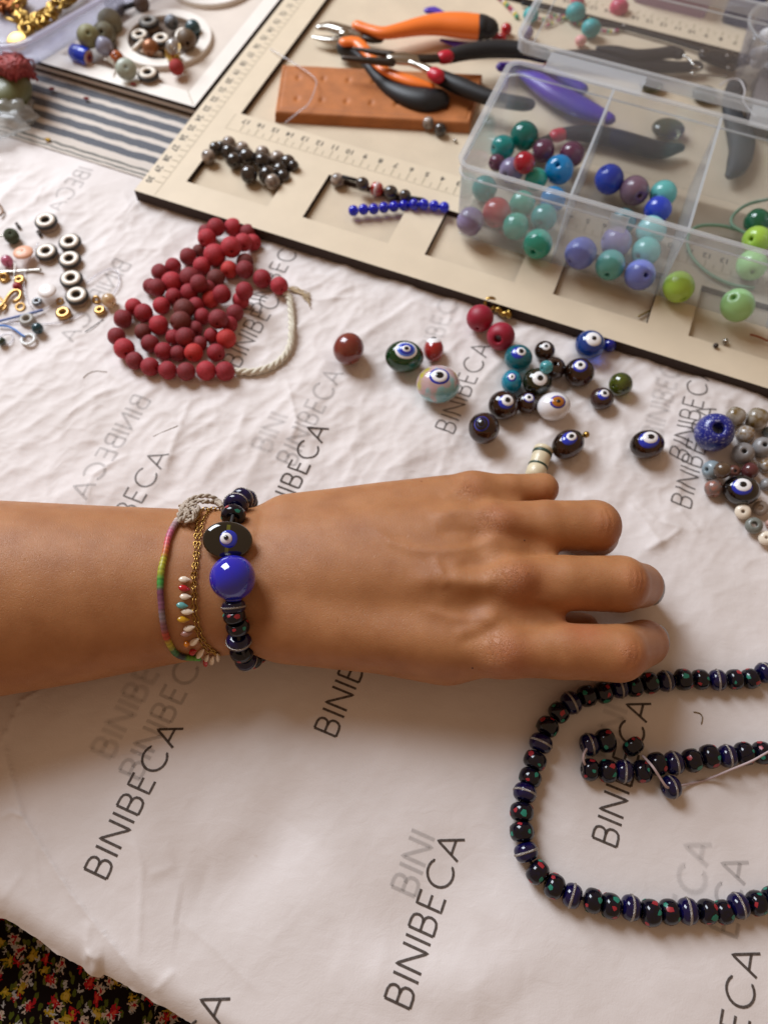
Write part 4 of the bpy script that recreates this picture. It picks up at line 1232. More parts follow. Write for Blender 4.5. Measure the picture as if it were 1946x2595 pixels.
part('joint', rtube(pr(cB, [(660, 195, 34), (720, 205, 34), (800, 225, 40), (850, 230, 36)], 1.15), flat=.55), steel_d, pk)
part('rivet', move(lathe([(1e-3, .12), (.26, .10), (.32, 0)], 20), tuple(P(*cB(645, 190), 1.72))), steel, pk)

rn_ = empty('round_nose_pliers', P(*cB(1000, 350), 1.2), 'slim round nose pliers with black handles and red collars', 'pliers')
Z1 = 2.35
part('jaw', rtube(pr(cB, [(700, 285, 8), (800, 305, 16), (930, 328, 26)], Z1), flat=.9), steel_d, rn_)
part('jaw', rtube(pr(cB, [(640, 345, 14), (760, 358, 20), (930, 372, 26)], Z1), flat=.9), steel_d, rn_)
part('joint', rtube(pr(cB, [(935, 348, 42), (1000, 350, 48), (1060, 358, 44)], Z1), flat=.6, n=6), steel, rn_)
part('arm', rtube(pr(cB, [(1060, 345, 26), (1150, 350, 30), (1240, 345, 30)], Z1), flat=.7), steel_d, rn_)
part('arm', rtube(pr(cB, [(1050, 372, 26), (1120, 400, 28), (1190, 440, 34)], Z1), flat=.7), steel, rn_)
part('collar', rtube(pr(cB, [(1240, 342, 42), (1262, 338, 43)], Z1), flat=.85), redc, rn_)
part('collar', rtube(pr(cB, [(1185, 442, 44), (1205, 455, 46)], Z1), flat=.85), redc, rn_)
part('handle', rtube(pr(cB, [(1275, 335, 44), (1400, 305, 52), (1560, 290, 56), (1720, 300, 52), (1840, 330, 46)], Z1 - .2), flat=.85), blackg, rn_)
part('handle', rtube(pr(cB, [(1222, 462, 48), (1340, 515, 56), (1450, 560, 52), (1560, 595, 48), (1720, 622, 44), (1755, 624, 38)], Z1 - .5), flat=.85), blackg, rn_)

leath = M('tan_leather', 'B87038', .6, var=.22, vscale=1.2, bump=.25, bscale=14)
lq = [P(*cB(*q), .9) for q in [(225, 690), (1400, 758), (1480, 450), (270, 392)]]
def quad(s, t):
    return (lq[0] * (1 - s) + lq[1] * s) * (1 - t) + (lq[3] * (1 - s) + lq[2] * s) * t
dm = [(.095 + .125 * i, .72) for i in range(8)] + [(.105 + .125 * i, .30) for i in range(8)]
ls_, lt_ = np.meshgrid(np.linspace(0, 1, 240), np.linspace(0, 1, 60))
LP = np.array([[quad(s, t) for s in ls_[0]] for t in lt_[:, 0]])
edge = np.minimum(np.minimum(ls_, 1 - ls_) * 16.5, np.minimum(lt_, 1 - lt_) * 4.2)
LZ = .62 + .45 * np.clip(edge / .16, 0, 1) ** .4
LZ -= .07 * np.exp(-((edge - .38) / .05) ** 2) * (.7 + .3 * np.sin(ls_ * 420))
for s0, t0 in dm: LZ -= .10 * np.exp(-(((ls_ - s0) * 16.5) ** 2 + ((lt_ - t0) * 4.2) ** 2) / .035)
LZ += .02 * perlin(ls_ * 9, lt_ * 3)
for (a, z) in ((0, .44),):
    LZ[0, :] = z; LZ[-1, :] = z; LZ[:, 0] = z; LZ[:, -1] = z
lo_ = grid_object('leather_strip', LP[:, :, 0], LP[:, :, 1], LZ, leath)
tag(lo_, 'tan leather strip with rows of dimples under the pliers', 'leather strip')
nyl = M_plastic('clear_nylon', .35, 'F0EEF4')
def thread(name, pts, c, z, r, m, label, cat='thread', group=None, follow=False, closed=False, zs=None):
    w = []
    for i, q in enumerate(pts):
        zz = zs[i] if zs else z
        p = P(*c(*q), zz)
        if follow: p = P(*c(*q), H(p) + z)
        w.append(p)
    g = tube(smooth_path(w, .12, closed), r, 8, closed)
    o = obj(name, g, m); tag(o, label, cat, group); return o
thread('nylon_loop', [(200, 290), (380, 400), (470, 470), (470, 530), (430, 620), (370, 670), (290, 735)], cB, 1.3, .045, nyl, 'clear nylon thread curving over the left end of the leather strip', zs=[.9, 1.25, 1.4, 1.5, 1.4, 1.2, .6])

pp_ = empty('purple_pliers', P(*cC(450, 560), .5), 'purple handled pliers seen through the back of the clear box', 'pliers')
part('handle', rtube(pr(cC, [(160, 430, 20), (260, 480, 62), (380, 560, 76), (500, 625, 74), (620, 680, 62), (700, 710, 44)], 1.25), flat=.7), purple, pp_)
part('handle', rtube(pr(cC, [(60, 400, 34), (180, 408, 44), (330, 440, 46), (440, 480, 44), (540, 530, 40)], 1.0), flat=.7), purple, pp_)
part('handle_tip', rtube(pr(cC, [(-125, 45, 36), (-90, 40, 48), (-60, 60, 30)], 1.0), flat=.6), purple, pp_) if False else None
pt = obj('purple_grip', rtube(pr(cB, [(1145, 60, 22), (1185, 60, 30), (1230, 78, 22)], .9), flat=.6), purple)
tag(pt, 'purple tool tip poking out above the orange plier handle', 'tool handle')
pt = obj('purple_grip', rtube(pr(cB, [(1230, 238, 12), (1330, 262, 24), (1470, 270, 20)], .8), flat=.6), purple)
tag(pt, 'purple tool edge showing under the orange plier handle', 'tool handle')
kp = empty('long_nose_pliers', P(*cC(700, 850), .5), 'black handled pliers with red collar lying behind the beads', 'pliers')
part('handle', rtube(pr(cC, [(430, 800, 42), (560, 800, 56), (720, 825, 64), (880, 870, 66), (1010, 900, 60), (1130, 885, 30)], 1.1), flat=.75), blackg, kp)
part('collar', rtube(pr(cC, [(388, 812, 44), (415, 806, 44)], 1.1), flat=.8), redc, kp)
part('arm', rtube(pr(cC, [(250, 850, 18), (320, 835, 24), (380, 818, 32)], 1.0), flat=.7), steel_d, kp)
ck = empty('curved_pliers', P(*cC(1480, 800), .5), 'dark grey curved plier handle standing out in the right compartment', 'pliers')
part('handle', rtube(pr(cC, [(1430, 1050, 30), (1470, 1000, 62), (1500, 900, 76), (1490, 800, 80), (1450, 700, 60), (1440, 600, 55), (1470, 520, 60)], 1.1), flat=.7), M('charcoal_grip', '2E3236', .55), ck)
part('joint', rtube(pr(cC, [(1290, 330, 50), (1370, 350, 62), (1440, 370, 60), (1500, 370, 30), (1550, 370, 20)], 1.1), flat=.6), M('black_steel', '1E1C1E', .35, metal=.6), ck)
for q in ((1280, 305), (1430, 330), (1435, 405)):
    part('rivet', move(sphere(.32, 14, 8, sz=.5), tuple(P(*cC(*q), 1.75))), steel_d, ck)
part('spring', tube(smooth_path([P(*cC(*q), 1.9) for q in [(1150, 330), (1185, 350), (1215, 390), (1250, 400), (1240, 420), (1200, 425), (1215, 445), (1320, 450), (1410, 455)]]), .07), steel, ck)
bp_ = empty('flat_nose_pliers', P(*cC(800, 340), .5), 'large black handled pliers lying under the clear lid', 'pliers')
part('handle', rtube(pr(cC, [(330, 340, 30), (450, 340, 48), (620, 350, 60), (800, 370, 58), (960, 390, 52), (1100, 400, 40), (1230, 395, 40)], 1.0), flat=.7), blackg, bp_)
part('handle', rtube(pr(cC, [(640, 285, 16), (740, 300, 34), (860, 325, 38), (980, 320, 38), (1090, 310, 44), (1120, 320, 40)], 1.5), flat=.7), blackg, bp_)
thread('black_cord', [(180, 15), (330, 45), (470, 85), (640, 140), (800, 165), (950, 205), (1090, 245), (1230, 290), (1330, 310)], cC, .7, .13, blackg, 'thin black cord running under the clear lid beside the ruler', 'cord')
olive_gl = glass('olive', '5A5C44', trans=.6)
for (x, y, rx, lab) in ((960, 500, 75, 'olive glass pendant left of the hinge line, behind the clear box'), (1280, 560, 78, 'olive glass pendant beside the curved pliers, behind the clear box'),
                        (1060, 770, 100, 'large smoky glass block behind the middle compartment')):
    p, r = rest(*cC(x, y), rx * .4219, flat=.5, base=.44, stack=False, reg=False)
    o = obj('glass_pendant', sphere(1, 20, 12, r, r * .8, r * .45), olive_gl, loc=p); tag(o, lab, 'pendant')
# coral and turquoise necklace under the lid
turq = M('turquoise_stone', '2FA6A8', .45, var=.3, vscale=2.5); coral = M('pink_stone', 'D24A66', .35, var=.3, vscale=3)
neck = empty('stone_necklace', P(*cC(600, 120), .5), 'turquoise and pink stone necklace on tiny beads under the lid', 'necklace')
for x, y, r_, m in ((235, 85, 45, turq), (505, 68, 58, turq), (597, 165, 56, turq), (765, 40, 55, coral), (515, 5, 40, coral), (535, 240, 34, M('pale_pink_stone', 'E2A09A', .4)), (210, 190, 40, lilac)):
    p, r = rest(*cC(x, y), r_ * .4219, base=.45, stack=False, reg=False)
    part('stone', move(sphere(r, 14, 9, 1.05, .95, .9), tuple(p)), m, neck)
tiny = [M('tiny_' + c, c, .3) for c in ('D8C040', 'C04060', 'E8E0D8', '48A080', 'A0607A')]
tp = smooth_path([P(*cC(*q), .6) for q in [(240, 100), (310, 110), (400, 90), (460, 110), (530, 140), (590, 100), (600, 40), (580, -20)]], .16) + \
     smooth_path([P(*cC(*q), .6) for q in [(650, 180), (730, 185), (790, 155), (805, 100), (780, 60)]], .16) + smooth_path([P(*cC(*q), .6) for q in [(330, 150), (400, 120), (560, 40), (650, 20)]], .18)
for i, p in enumerate(tp):
    me = shared('tiny%d' % (i % 5), sphere(.1, 8, 6), tiny[(i * 7) % 5]); inst('seed_bead', me, p + np.array([0, 0, .04 * math.sin(i * 3)]), parent=neck)
# small coloured necklace end in front of the lid
nk2 = empty('seed_bead_string', P(*cC(100, 40), .5), 'string of tiny multicoloured seed beads left of the open lid', 'bead string')
for i, p in enumerate(smooth_path([P(*cC(*q), .6) for q in [(20, -40), (60, -5), (95, 30), (125, 60), (150, 95)]], .22)):
    inst('seed_bead', shared('tinyb%d' % (i % 5), sphere(.15, 8, 6), tiny[(i * 3) % 5]), p, parent=nk2)
rs = empty('red_bead_pair', P(*cC(80, 190), .5), 'glossy red beads beside the orange plier handle end', 'bead string')
for x, y, r_ in ((88, 172, 34), (60, 225, 30), (20, 215, 26), (330, 350, 28)):
    p, r = rest(*cC(x, y), r_ * .4219, base=.45, stack=False, reg=False)
    inst('bead', shared('redgl', sphere(1, 16, 10), M('gloss_red', 'B0141E', .15, coat=.6)), p, scale=r, parent=rs)
# containers at the top right
ctn = M_plastic('tub_plastic', .10, 'D8D8F0')
c0 = P(*cC(1740, 260), 3.0); tub = empty('clear_tub', (c0[0], c0[1], .8), 'clear round tub of white cotton at the upper right edge', 'tub')
obj('wall', join(lathe([(1.9, 0), (2.35, 3.2), (2.27, 3.2), (1.83, .08), (1e-3, .08)], 40)), ctn, tub)
obj('rim', lathe([(2.3, 3.16), (2.5, 3.22), (2.46, 3.34), (2.25, 3.3)], 40, close=True), pl_rim, tub)
cot = empty('cotton_rolls', (c0[0], c0[1], .9), 'white cotton rolls filling the round clear tub', 'cotton')
for i in range(9):
    a = i * 2.4; r = .45 + .13 * i
    obj('cotton_roll', move(rtube([np.array([-.5, 0, 0, .38]), np.array([0, .05, .05, .42]), np.array([.5, 0, 0, .38])], 12), (r * math.cos(a) * .8, r * math.sin(a) * .8, .5 + .25 * i)), M('cotton', 'F2F2F4', .95, bump=.3, bscale=5), cot)
c1 = L2(P(*cC(1100, -20), 1.5)); o = obj('pink_case', prism(rrect(c1[0] - 2.6, c1[1] - .4, c1[0] + 2.3, c1[1] + 3, .4), .82, 2.1), M_plastic('pink_case_plastic', .6, 'B48C9C')); o.matrix_world = BM
tag(o, 'frosted pink plastic case at the top edge beyond the ruler', 'case')
c1 = L2(P(*cC(1560, 60), 1.5)); o = obj('blue_case', prism(rrect(c1[0] - 1.6, c1[1] - .9, c1[0] + 1.7, c1[1] + 3, .4), .82, 2.0), M_plastic('blue_case_plastic', .7, '5A6084')); o.matrix_world = BM
tag(o, 'frosted dark blue plastic case in the upper right corner', 'case')
c1 = L2(P(*cC(1640, 520), 1.5)); o = obj('grey_case', prism(rrect(c1[0] - .5, c1[1] - 3.2, c1[0] + 5, c1[1] + 2.2, .15), .5, 2.0), M('grey_case_plastic', '6A6260', .5)); o.matrix_world = BM
tag(o, 'dull grey flat case at the right frame edge below the cotton tub', 'case')
thread('white_wire', [(1370, 510), (1430, 475), (1490, 480), (1520, 540), (1510, 600), (1550, 660), (1590, 700)], cC, 1.9, .05, M('white_wire', 'DCD8D8', .4), 'thin white wire hooked round the curved pliers', 'wire')

# ------------------------------------------------------------------ strands lying in the small trays
agate = M('banded_agate', '4C423C', .12, coat=.6, var=.8, vscale=.9, col2='0B0A0C'); agate_l = M('pale_agate', 'B4A598', .15, coat=.6, var=.5, vscale=.9, col2='3A2A22')
def strand(name, loc, label, cat='bead strand', group=None): return empty(name, loc, label, cat, group)
s1 = strand('agate_strand', P(*cQ(330, 240), .6), 'tangled dark banded agate strand spilling over the leftmost small tray')
for i, (x, y, r_) in enumerate([(115, 182, 40), (155, 130, 34), (190, 115, 26), (238, 100, 38), (238, 155, 42), (268, 205, 43), (320, 130, 36), (345, 182, 46), (358, 288, 48), (440, 160, 40), (440, 210, 46),
                                (470, 292, 50), (530, 192, 42), (592, 218, 44), (545, 262, 42), (500, 332, 42), (565, 300, 38), (625, 235, 30)]):
    p, r = rest(*cQ(x, y), r_ * .46, base=.46, tol=.62)
    inst('bead', shared('agate%d' % (i % 3 == 0), bead_geo(.12, .95), agate_l if i % 3 == 0 else agate), p, axis_rot((math.cos(i), math.sin(i), .2), i), r, s1)
s2 = strand('agate_strand', P(*cQ(1100, 360), .6), 'short brown agate strand with one red and white bead')
for x, y, r_, m in ((890, 322, 42, agate_l), (1040, 345, 40, agate), (1125, 375, 42, None), (1210, 397, 43, agate), (1295, 415, 36, agate)):
    p, r = rest(*cQ(x, y), r_ * .4219)
    if m is None:
        rb = inst('bead', shared('redwhite', bead_geo(.12, .95), M('red_carnelian', 'A82A1C', .15, coat=.7)), p, axis_rot((1, -.3, 0)), r, s2)
        tb = obj('white_band', xform(lathe([(.985, -.12), (1.03, -.05), (1.03, .08), (.985, .14)], 24, close=True), Matrix.Identity(4)), M('white_band', 'E4DCD8', .3), rb)
        tb2 = obj('white_band', lathe([(.93, .26), (.97, .30), (.90, .38), (.86, .34)], 24, close=True), M('white_band', 'E4DCD8', .3), rb)
    else: inst('bead', shared('ag2' + m.name, bead_geo(.12, .95), m), p, axis_rot((1, -.3, 0)), r, s2)
dk = M('dark_cord', '1E1A1C', .7)
gl_ = join(tube([P(*cQ(920, 300), 1.2), P(*cQ(1005, 322), 1.2)], .10), tube([P(*cQ(1325, 425), 1.1), P(*cQ(1410, 440), .95)], .09))
[part('cord', tube([P(*cQ(*q0), 1.2), P(*cQ(*q1), 1.1)], .1), dk, s2) for q0, q1 in (((920, 300), (1005, 322)), ((1325, 425), (1410, 440)))]
s3 = strand('blue_strand', P(*cQ(1260, 480), .8), 'strand of small cobalt blue glass beads in the second small tray')
cobalt = glass('cobalt', '1424D8', trans=.45)
for x, y in ((985, 505), (1046, 498), (1107, 495), (1168, 487), (1228, 481), (1288, 474), (1348, 467), (1408, 467), (1470, 475), (1530, 484)):
    p, r = rest(*cQ(x, y), 32 * .4219, base=.80 if x > 1340 else .62)
    inst('bead', shared('cobalt', bead_geo(.12, .95), cobalt), p, axis_rot((1, .1, 0)), r, s3)
for x, y, r_, lab in ((1150, 738, 38, 'pale banded agate bead below the leather strip, left of its twin'), (1222, 775, 38, 'dark banded agate bead below the leather strip, right of its twin')):
    plain_bead(*cB(x, y), r_ * .4219, agate_l if x < 1200 else agate, lab, 'agate beads below the leather strip', holer=.12)
plain_bead(*cB(1312, 842), 11 * .4219, steel, 'tiny silver bead on the tray beside the clear box', None)
plain_bead(*cE(1400, 893), 13 * .51, steel_d, 'tiny dark bead in the corner of the right small tray', 'tiny metal beads in the right small tray')
plain_bead(*cE(1448, 872), 15 * .51, steel, 'tiny silver bead in the right small tray', 'tiny metal beads in the right small tray')
thread('brass_pin', [(1015, 748), (1060, 725), (1130, 690)], cE, .6, .05, M('brass', 'A08848', .35, metal=.8), 'thin brass pin in the small tray below the lime bead', 'pin')
thread('copper_wire', [(1570, 838), (1610, 848), (1659, 870)], cE, .7, .05, M('copper', 'A05A3A', .35, metal=.8), 'copper wire end in the last small tray at right edge', 'wire')

# ------------------------------------------------------------------ top left: beads on the white board, plastic tray, tassel
ringw = M('bone_ring', 'E6DCCC', .35, coat=.2, var=.08, vscale=6); ringd = M('bone_band', '2E2A26', .5); wood_l = M('pale_wood', '9A8470', .7, var=.3, vscale=5)
def donut(u, v, rpx, label, group, base=None, axis=None, thick=.62, name='donut_bead', dark=ringd, side=wood_l, face=ringw, stack=False):
    """flat ring bead lying on its side: pale face with a dark edge band over a brown body; (u, v) is the middle of its top face"""
    z = 1.0; p = P(u, v, z)
    for _ in range(5):
        r = rad_at(rpx, p); z = (ground(p) if base is None else base) + r * thick * 2
        p = P(u, v, z)
    c = p - np.array([0, 0, r * thick])
    root = empty(name, c, label, 'bead', group)
    rot = (axis_rot(axis) if axis is not None else Matrix.Identity(3)).to_4x4()
    hh = r * thick
    obj('pale_face', xform(lathe([(r * .40, hh * .55), (r * .42, hh * .9), (r * .5, hh * 1.04), (r * .70, hh * 1.06), (r * .84, hh * .92), (r * .87, hh * .6)], 36, close=True), rot), face, root)
    obj('dark_band', xform(lathe([(r * .84, hh * .78), (r * .98, hh * .70), (r * 1.04, hh * .45), (r * 1.03, hh * .1), (r * .98, hh * .0), (r * .30, 0), (r * .30, hh * .5), (r * .41, hh * .75), (r * .43, hh * .5)], 36, close=True), rot), dark, root)
    obj('body', xform(lathe([(r * .98, hh * .05), (r * 1.0, -.1 * hh), (r * .97, -hh * .7), (r * .88, -hh), (r * .30, -hh), (r * .30, hh * .05)], 36, close=True), rot), side, root)
    obj('hole_dark_disc', xform(lathe([(1e-3, -hh * .5), (r * .31, -hh * .5)], 20), rot), dark, root)  # added dark disc plugs the hole; the hole's shade is in its colour
    placed.append((c, r * .8))
    return root
gp = 'loose beads on the white board'
plain_bead(*cA(690, 25), 62 * .4219, M('slate_stone', '5C5A66', .5, var=.3, vscale=2), 'large slate grey bead at the top edge of the white board', gp, hole=cA(690, 20), e=1.7, holer=.12)
plain_bead(*cA(850, 20), 50 * .4219, M('brown_stone', '6A5850', .55, var=.3, vscale=2), 'brown stone bead at the top edge right of the dark cord', gp, e=1.7, holer=.12)
plain_bead(*cA(660, 130), 72 * .4219, M('grey_stone', '86826E', .6, var=.25, vscale=2), 'big matte stone bead between the slate bead and the raised cup', gp, e=2.2, flat=.6, holer=.12)
plain_bead(*cA(625, 200), 66 * .4219, M('olive_stone', '77725A', .6, var=.3, vscale=2), 'olive brown stone bead with ringed hole beside the raised cup', gp, hole=cA(607, 187), flat=.6, holer=.14)
plain_bead(*cA(530, 215), 66 * .4219, M('moss_stone', '8C8A62', .6, var=.25, vscale=2), 'moss yellow stone bead with dark hole nearest the plastic tray', gp, hole=cA(530, 192), flat=.7, holer=.12)
plain_bead(*cA(625, 275), 55 * .4219, M('lavender_stone', '8A8A9E', .45, coat=.2), 'lavender grey cone bead behind the orange bead', gp, e=1.5, holer=.1)
part_c = thread('cord_piece', [(745, 40), (780, 30), (815, 18)], cA, 1.3, .16, dk, 'short dark cord between slate and brown beads', 'cord')
# blue barrel bead with chevron end
pc, rcv = rest(*cA(487, 325), 50 * .4219)
chev = empty('chevron_bead', pc, 'cobalt blue barrel bead with red and white star end', 'bead', gp)
endp = P(*cA(540, 345), pc[2]); axv = endp - pc; axv /= np.linalg.norm(axv)
rotc = axis_rot(axv).to_4x4()
obj('barrel', xform(lathe([(rcv * .2, -rcv * 1.3), (rcv * .75, -rcv * 1.3), (rcv * .97, -rcv), (rcv, 0), (rcv * .98, rcv * .7), (rcv * .86, rcv * 1.1)], 28), rotc), M('chevron_blue', '1A3CC0', .25, coat=.5), chev)
Vc = []; n_ = 24
for i in range(n_):
    a = 2 * math.pi * i / n_; k = 1.0 if i % 2 else .78
    Vc.append((rcv * .2 * math.cos(a), rcv * .2 * math.sin(a), rcv * 1.22)); Vc.append((rcv * .88 * k * math.cos(a), rcv * .88 * k * math.sin(a), rcv * (1.12 if i % 2 else 1.17)))
obj('star_end', xform((Vc, [(2 * i, 2 * i + 1, 2 * ((i + 1) % n_) + 1, 2 * ((i + 1) % n_)) for i in range(n_)]), rotc), M('star_white', 'C8A8A0', .4), chev, smooth=False)
obj('star_core', xform(lathe([(rcv * .2, rcv * 1.24), (rcv * .5, rcv * 1.21)], 20), rotc), M('star_red', '8A3A38', .4), chev)
plain_bead(*cA(700, 345), 42 * .4219, M('orange_carnelian', 'B0561A', .25, coat=.4, var=.3, vscale=3), 'orange amber bead beside the raised cup and white thread', gp, hole=cA(690, 325), holer=.12)
plain_bead(*cA(758, 412), 62 * .4219, M('sage_stone', 'A4AC9C', .45, coat=.2, var=.1), 'pale sage disc bead below the orange bead', gp, hole=cA(755, 392), flat=.6, half=.6, holer=.12)
donut(*cA(885, 425), 62 * .4219, 'white ring bead below the raised cup on white board', gp, thick=.5)
plain_bead(*cA(1060, 400), 45 * .4219, M('lava_red', 'A02824', .7, bump=.6, bscale=10), 'rough red bead at the lower rim of the raised cup', gp, base=.86, holer=.14)
tuft = []
for i in range(16):
    a = rng.rand() * 1.0 - .5
    p0 = P(*cA(690, 400), 1.0); p1 = P(*cA(640 + rng.rand() * 40 - 20, 330 + rng.rand() * 30), 1.1 + rng.rand() * .5)
    tuft.append(tube(smooth_path([P(*cA(680, 440 + rng.rand() * 20), .9), p0, (p0 + p1) / 2 + rng.rand(3) * .12, p1], .2), .022, 5))
o = obj('thread_tuft', join(*tuft), M('white_thread', 'E8E4DC', .8)); tag(o, 'frayed white thread tuft beside the orange amber bead', 'thread')
gc = 'beads filling the raised cup'
donut(*cA(890, 112), 58 * .4219, 'dark rimmed ring bead at upper left inside the raised cup', gc, base=.75, face=M('grey_ring', '8C8880', .4), thick=.5)
donut(*cA(835, 195), 54 * .4219, 'white ring bead at the left inside the raised cup', gc, base=.75, thick=.5)
donut(*cA(965, 218), 54 * .4219, 'white ring bead in the centre of the raised cup', gc, base=.85, thick=.5)
donut(*cA(1090, 190), 46 * .4219, 'white ring bead standing on the brown barrel in raised cup', gc, base=1.1, axis=(-.35, -.3, .9), thick=.5)
plain_bead(*cA(1120, 235), 60 * .4219, M('brown_barrel', '6E5A44', .5, var=.3, vscale=2), 'brown barrel bead at the right inside the raised cup', gc, base=.75, e=1.6)
plain_bead(*cA(1030, 130), 42 * .4219, M('silver_rough', '74787E', .4, metal=.5, bump=.6, bscale=8), 'rough silver grey bead at the top inside the raised cup', gc, base=.9)
plain_bead(*cA(1160, 165), 46 * .4219, M('deep_teal', '2C4A50', .3, coat=.4), 'dark teal bead at the right edge inside the raised cup', gc, base=.75)
plain_bead(*cA(1035, 318), 46 * .4219, M('gold_ball', 'B8954A', .15, metal=.9), 'shiny gold bead in the front of the raised cup', gc, base=.9)
plain_bead(*cA(1040, 275), 44 * .4219, M('clear_crystal', 'C8C4C0', .1, trans=.6, coat=.5), 'clear crystal bead behind the gold bead in raised cup', gc, base=.95)
plain_bead(*cA(905, 285), 50 * .4219, M('copper_bead', '94603E', .35, metal=.4), 'copper brown bead at lower left inside the raised cup', gc, base=.75)
for q0, q1, lab in (((800, 300), (860, 240), 'slim white stick bead leaning at the left in the raised cup'), ((850, 310), (970, 325), 'pale wooden stick bead lying in the front of raised cup'), ((860, 285), (900, 220), 'dark metal stick bead between ring beads in raised cup')):
    a_ = P(*cA(*q0), 1.0); b_2 = P(*cA(*q1), 1.15)
    o = obj('stick_bead', tube([a_, (a_ + b_2) / 2, b_2], .16, 12), ringw if 'white' in lab else (wood_l if 'pale' in lab else steel_d)); tag(o, lab, 'bead', gc)
for x, y, c_, lab in ((800, 500, cA, 'tiny red crumb on the front strip of the white board'), (310, 530, cA, 'dark red crumb on the striped cloth nearer the tassel'), (520, 587, cA, 'dark red crumb on the striped cloth nearer the cream board'), (285, 835, cA, 'tiny golden crumb on the lower stripes of the cloth')):
    p, r = rest(*c_(x, y), 12 * .4219, reg=False, stack=False)
    g = sphere(r, 8, 6, 1.6, 1, .6)
    o = obj('crumb', ([tuple(np.array(v) * (1 + .4 * (rng.rand() - .5))) for v in g[0]], g[1]), M('crumb_gold', 'A8842A', .4, metal=.6) if 'gold' in lab else M('crumb_red', '7A2420', .8), loc=p, smooth=False)
    tag(o, lab, 'crumb')
# plastic tray
tr = empty('plastic_tray', (0, 0, 0), 'clear lilac tinted plastic tray with rounded corner at the upper left edge', 'plastic tray')
ztr = 2.7
pA = P(*cA(150, 262), ztr); pB = P(*cA(640, -20), ztr)
d1 = (pB - pA)[:2]; d1 /= np.linalg.norm(d1); d2 = np.array([-d1[1], d1[0]])
# the tray fills the far side of that edge
tc0 = pA[:2] - d1 * 1.6
TM = Matrix(((d1[0], d2[0], 0, tc0[0]), (d1[1], d2[1], 0, tc0[1]), (0, 0, 1, 0), (0, 0, 0, 1)))
tr.matrix_world = TM
pl_tray = M_plastic('tray_plastic', .30, 'DADAEC'); pl_trayr = M_plastic('tray_rim', .5, 'E2E0F2')
obj('wall', wall_shell((.7, .7, 22, 16), (0, 0, 22.6, 16.6), .88, ztr, .10, 2.0, 2.3), pl_tray, tr)
obj('rim', wall_shell((-.25, -.25, 22.9, 16.9), (-.28, -.28, 22.9, 16.9), ztr, ztr + .12, .5, 2.5, 2.5), pl_trayr, tr)
obj('floor_panel', prism(rrect(.8, .8, 22, 16, 1.9), .87, .95), pl_tray, tr, smooth=False)
# chains in the tray
gold = M('gold_metal', 'A88848', .28, metal=1.); copperm = M('copper_metal', 'A8683E', .3, metal=1.)
def torus_geo(R_, r_, n=16, m=8, sx=1., sy=1.):
    V, F = lathe([(R_ + r_ * math.cos(2 * math.pi * k / m), r_ * math.sin(2 * math.pi * k / m)) for k in range(m)], n, close=True)
    return [(x * sx, y * sy, z) for x, y, z in V], F
gch = empty('gold_chain', P(*cA(250, 130), 1.2), 'chunky gold link chain with a small round coin in the clear tray', 'chain')
lk = shared('goldlink', torus_geo(.42, .13, 18, 8, 1.3, .8), gold)
cpth = smooth_path([P(*cA(*q), 1.3) for q in [(120, 75), (125, 140), (160, 185), (230, 175), (260, 130), (310, 110), (330, 50), (380, 20), (430, -10), (480, -60)]], .42)
for i, p in enumerate(cpth):
    t_ = cpth[min(i + 1, len(cpth) - 1)] - cpth[max(0, i - 1)]
    inst('link', lk, p + np.array([0, 0, .15 * (i % 3)]), Matrix.Rotation(math.atan2(t_[1], t_[0]), 3, 'Z') @ Matrix.Rotation(R(90 if i % 2 else 35) + rng.rand() * .5, 3, 'X'), .95, gch)
    inst('link', lk, p + np.array([.3 * math.sin(i * 2.3), .35 * math.cos(i * 1.9), .35]), Matrix.Rotation(rng.rand() * 6, 3, 'Z') @ Matrix.Rotation(rng.rand() * 3, 3, 'X'), .8, gch)
coin = P(*cA(105, 250), 1.3)
part('coin', xform(lathe([(1e-3, .05), (.6, .05), (.66, .03), (.66, -.03), (1e-3, -.05)], 28), Matrix.Translation(tuple(coin)) @ Matrix.Rotation(R(25), 4, 'X')), gold, gch)
cch = empty('copper_chain', P(*cA(60, 20), 1.2), 'heap of fine copper chain in the corner of the clear tray', 'chain')
lk2 = shared('copperlink', torus_geo(.30, .09, 12, 6, 1.3, .8), copperm)
for i in range(60):
    p = P(*cA(rng.rand() * 150 - 20, rng.rand() * 85 - 30), 1.0 + rng.rand() * .6)
    inst('link', lk2, p, Matrix.Rotation(rng.rand() * 6, 3, 'Z') @ Matrix.Rotation(rng.rand() * 3, 3, 'X'), 1, cch)
# red tassel, green pendant, bag
tsl = []
for i in range(420):
    a = rng.rand() * 2 * math.pi; rr0 = math.sqrt(rng.rand())
    q0 = (70 + 85 * rr0 * math.cos(a), 385 + 60 * rr0 * math.sin(a)); q1 = (q0[0] + (q0[0] - 70) * .3 + rng.randn() * 22, q0[1] + 40 + rng.rand() * 40)
    z0 = 2.9 - rr0 ** 2 * .9 + rng.rand() * .3
    A_ = P(*cA(*q0), z0); B_ = P(*cA(*q1), max(1.1, z0 - .9 - rng.rand() * .5)); mmid = (A_ + B_) / 2 + np.array([rng.randn() * .15, rng.randn() * .1, .35])
    tsl.append(tube(smooth_path([A_, mmid, B_], .25), .055 + .04 * rng.rand(), 5))
tas = empty('red_tassel', P(*cA(60, 400), 1.5), 'shaggy red raffia tassel topping the green pendant at left edge', 'tassel')
part('fringe', join(*tsl), M('red_raffia', 'A8403C', .55, var=.4, vscale=3), tas)
part('core', move(sphere(1., 20, 12, 1.0, .8, .6), tuple(P(*cA(62, 400), 1.6))), M('red_core', '7A2A28', .8), tas)
gp2 = P(*cA(62, 540), 1.2)
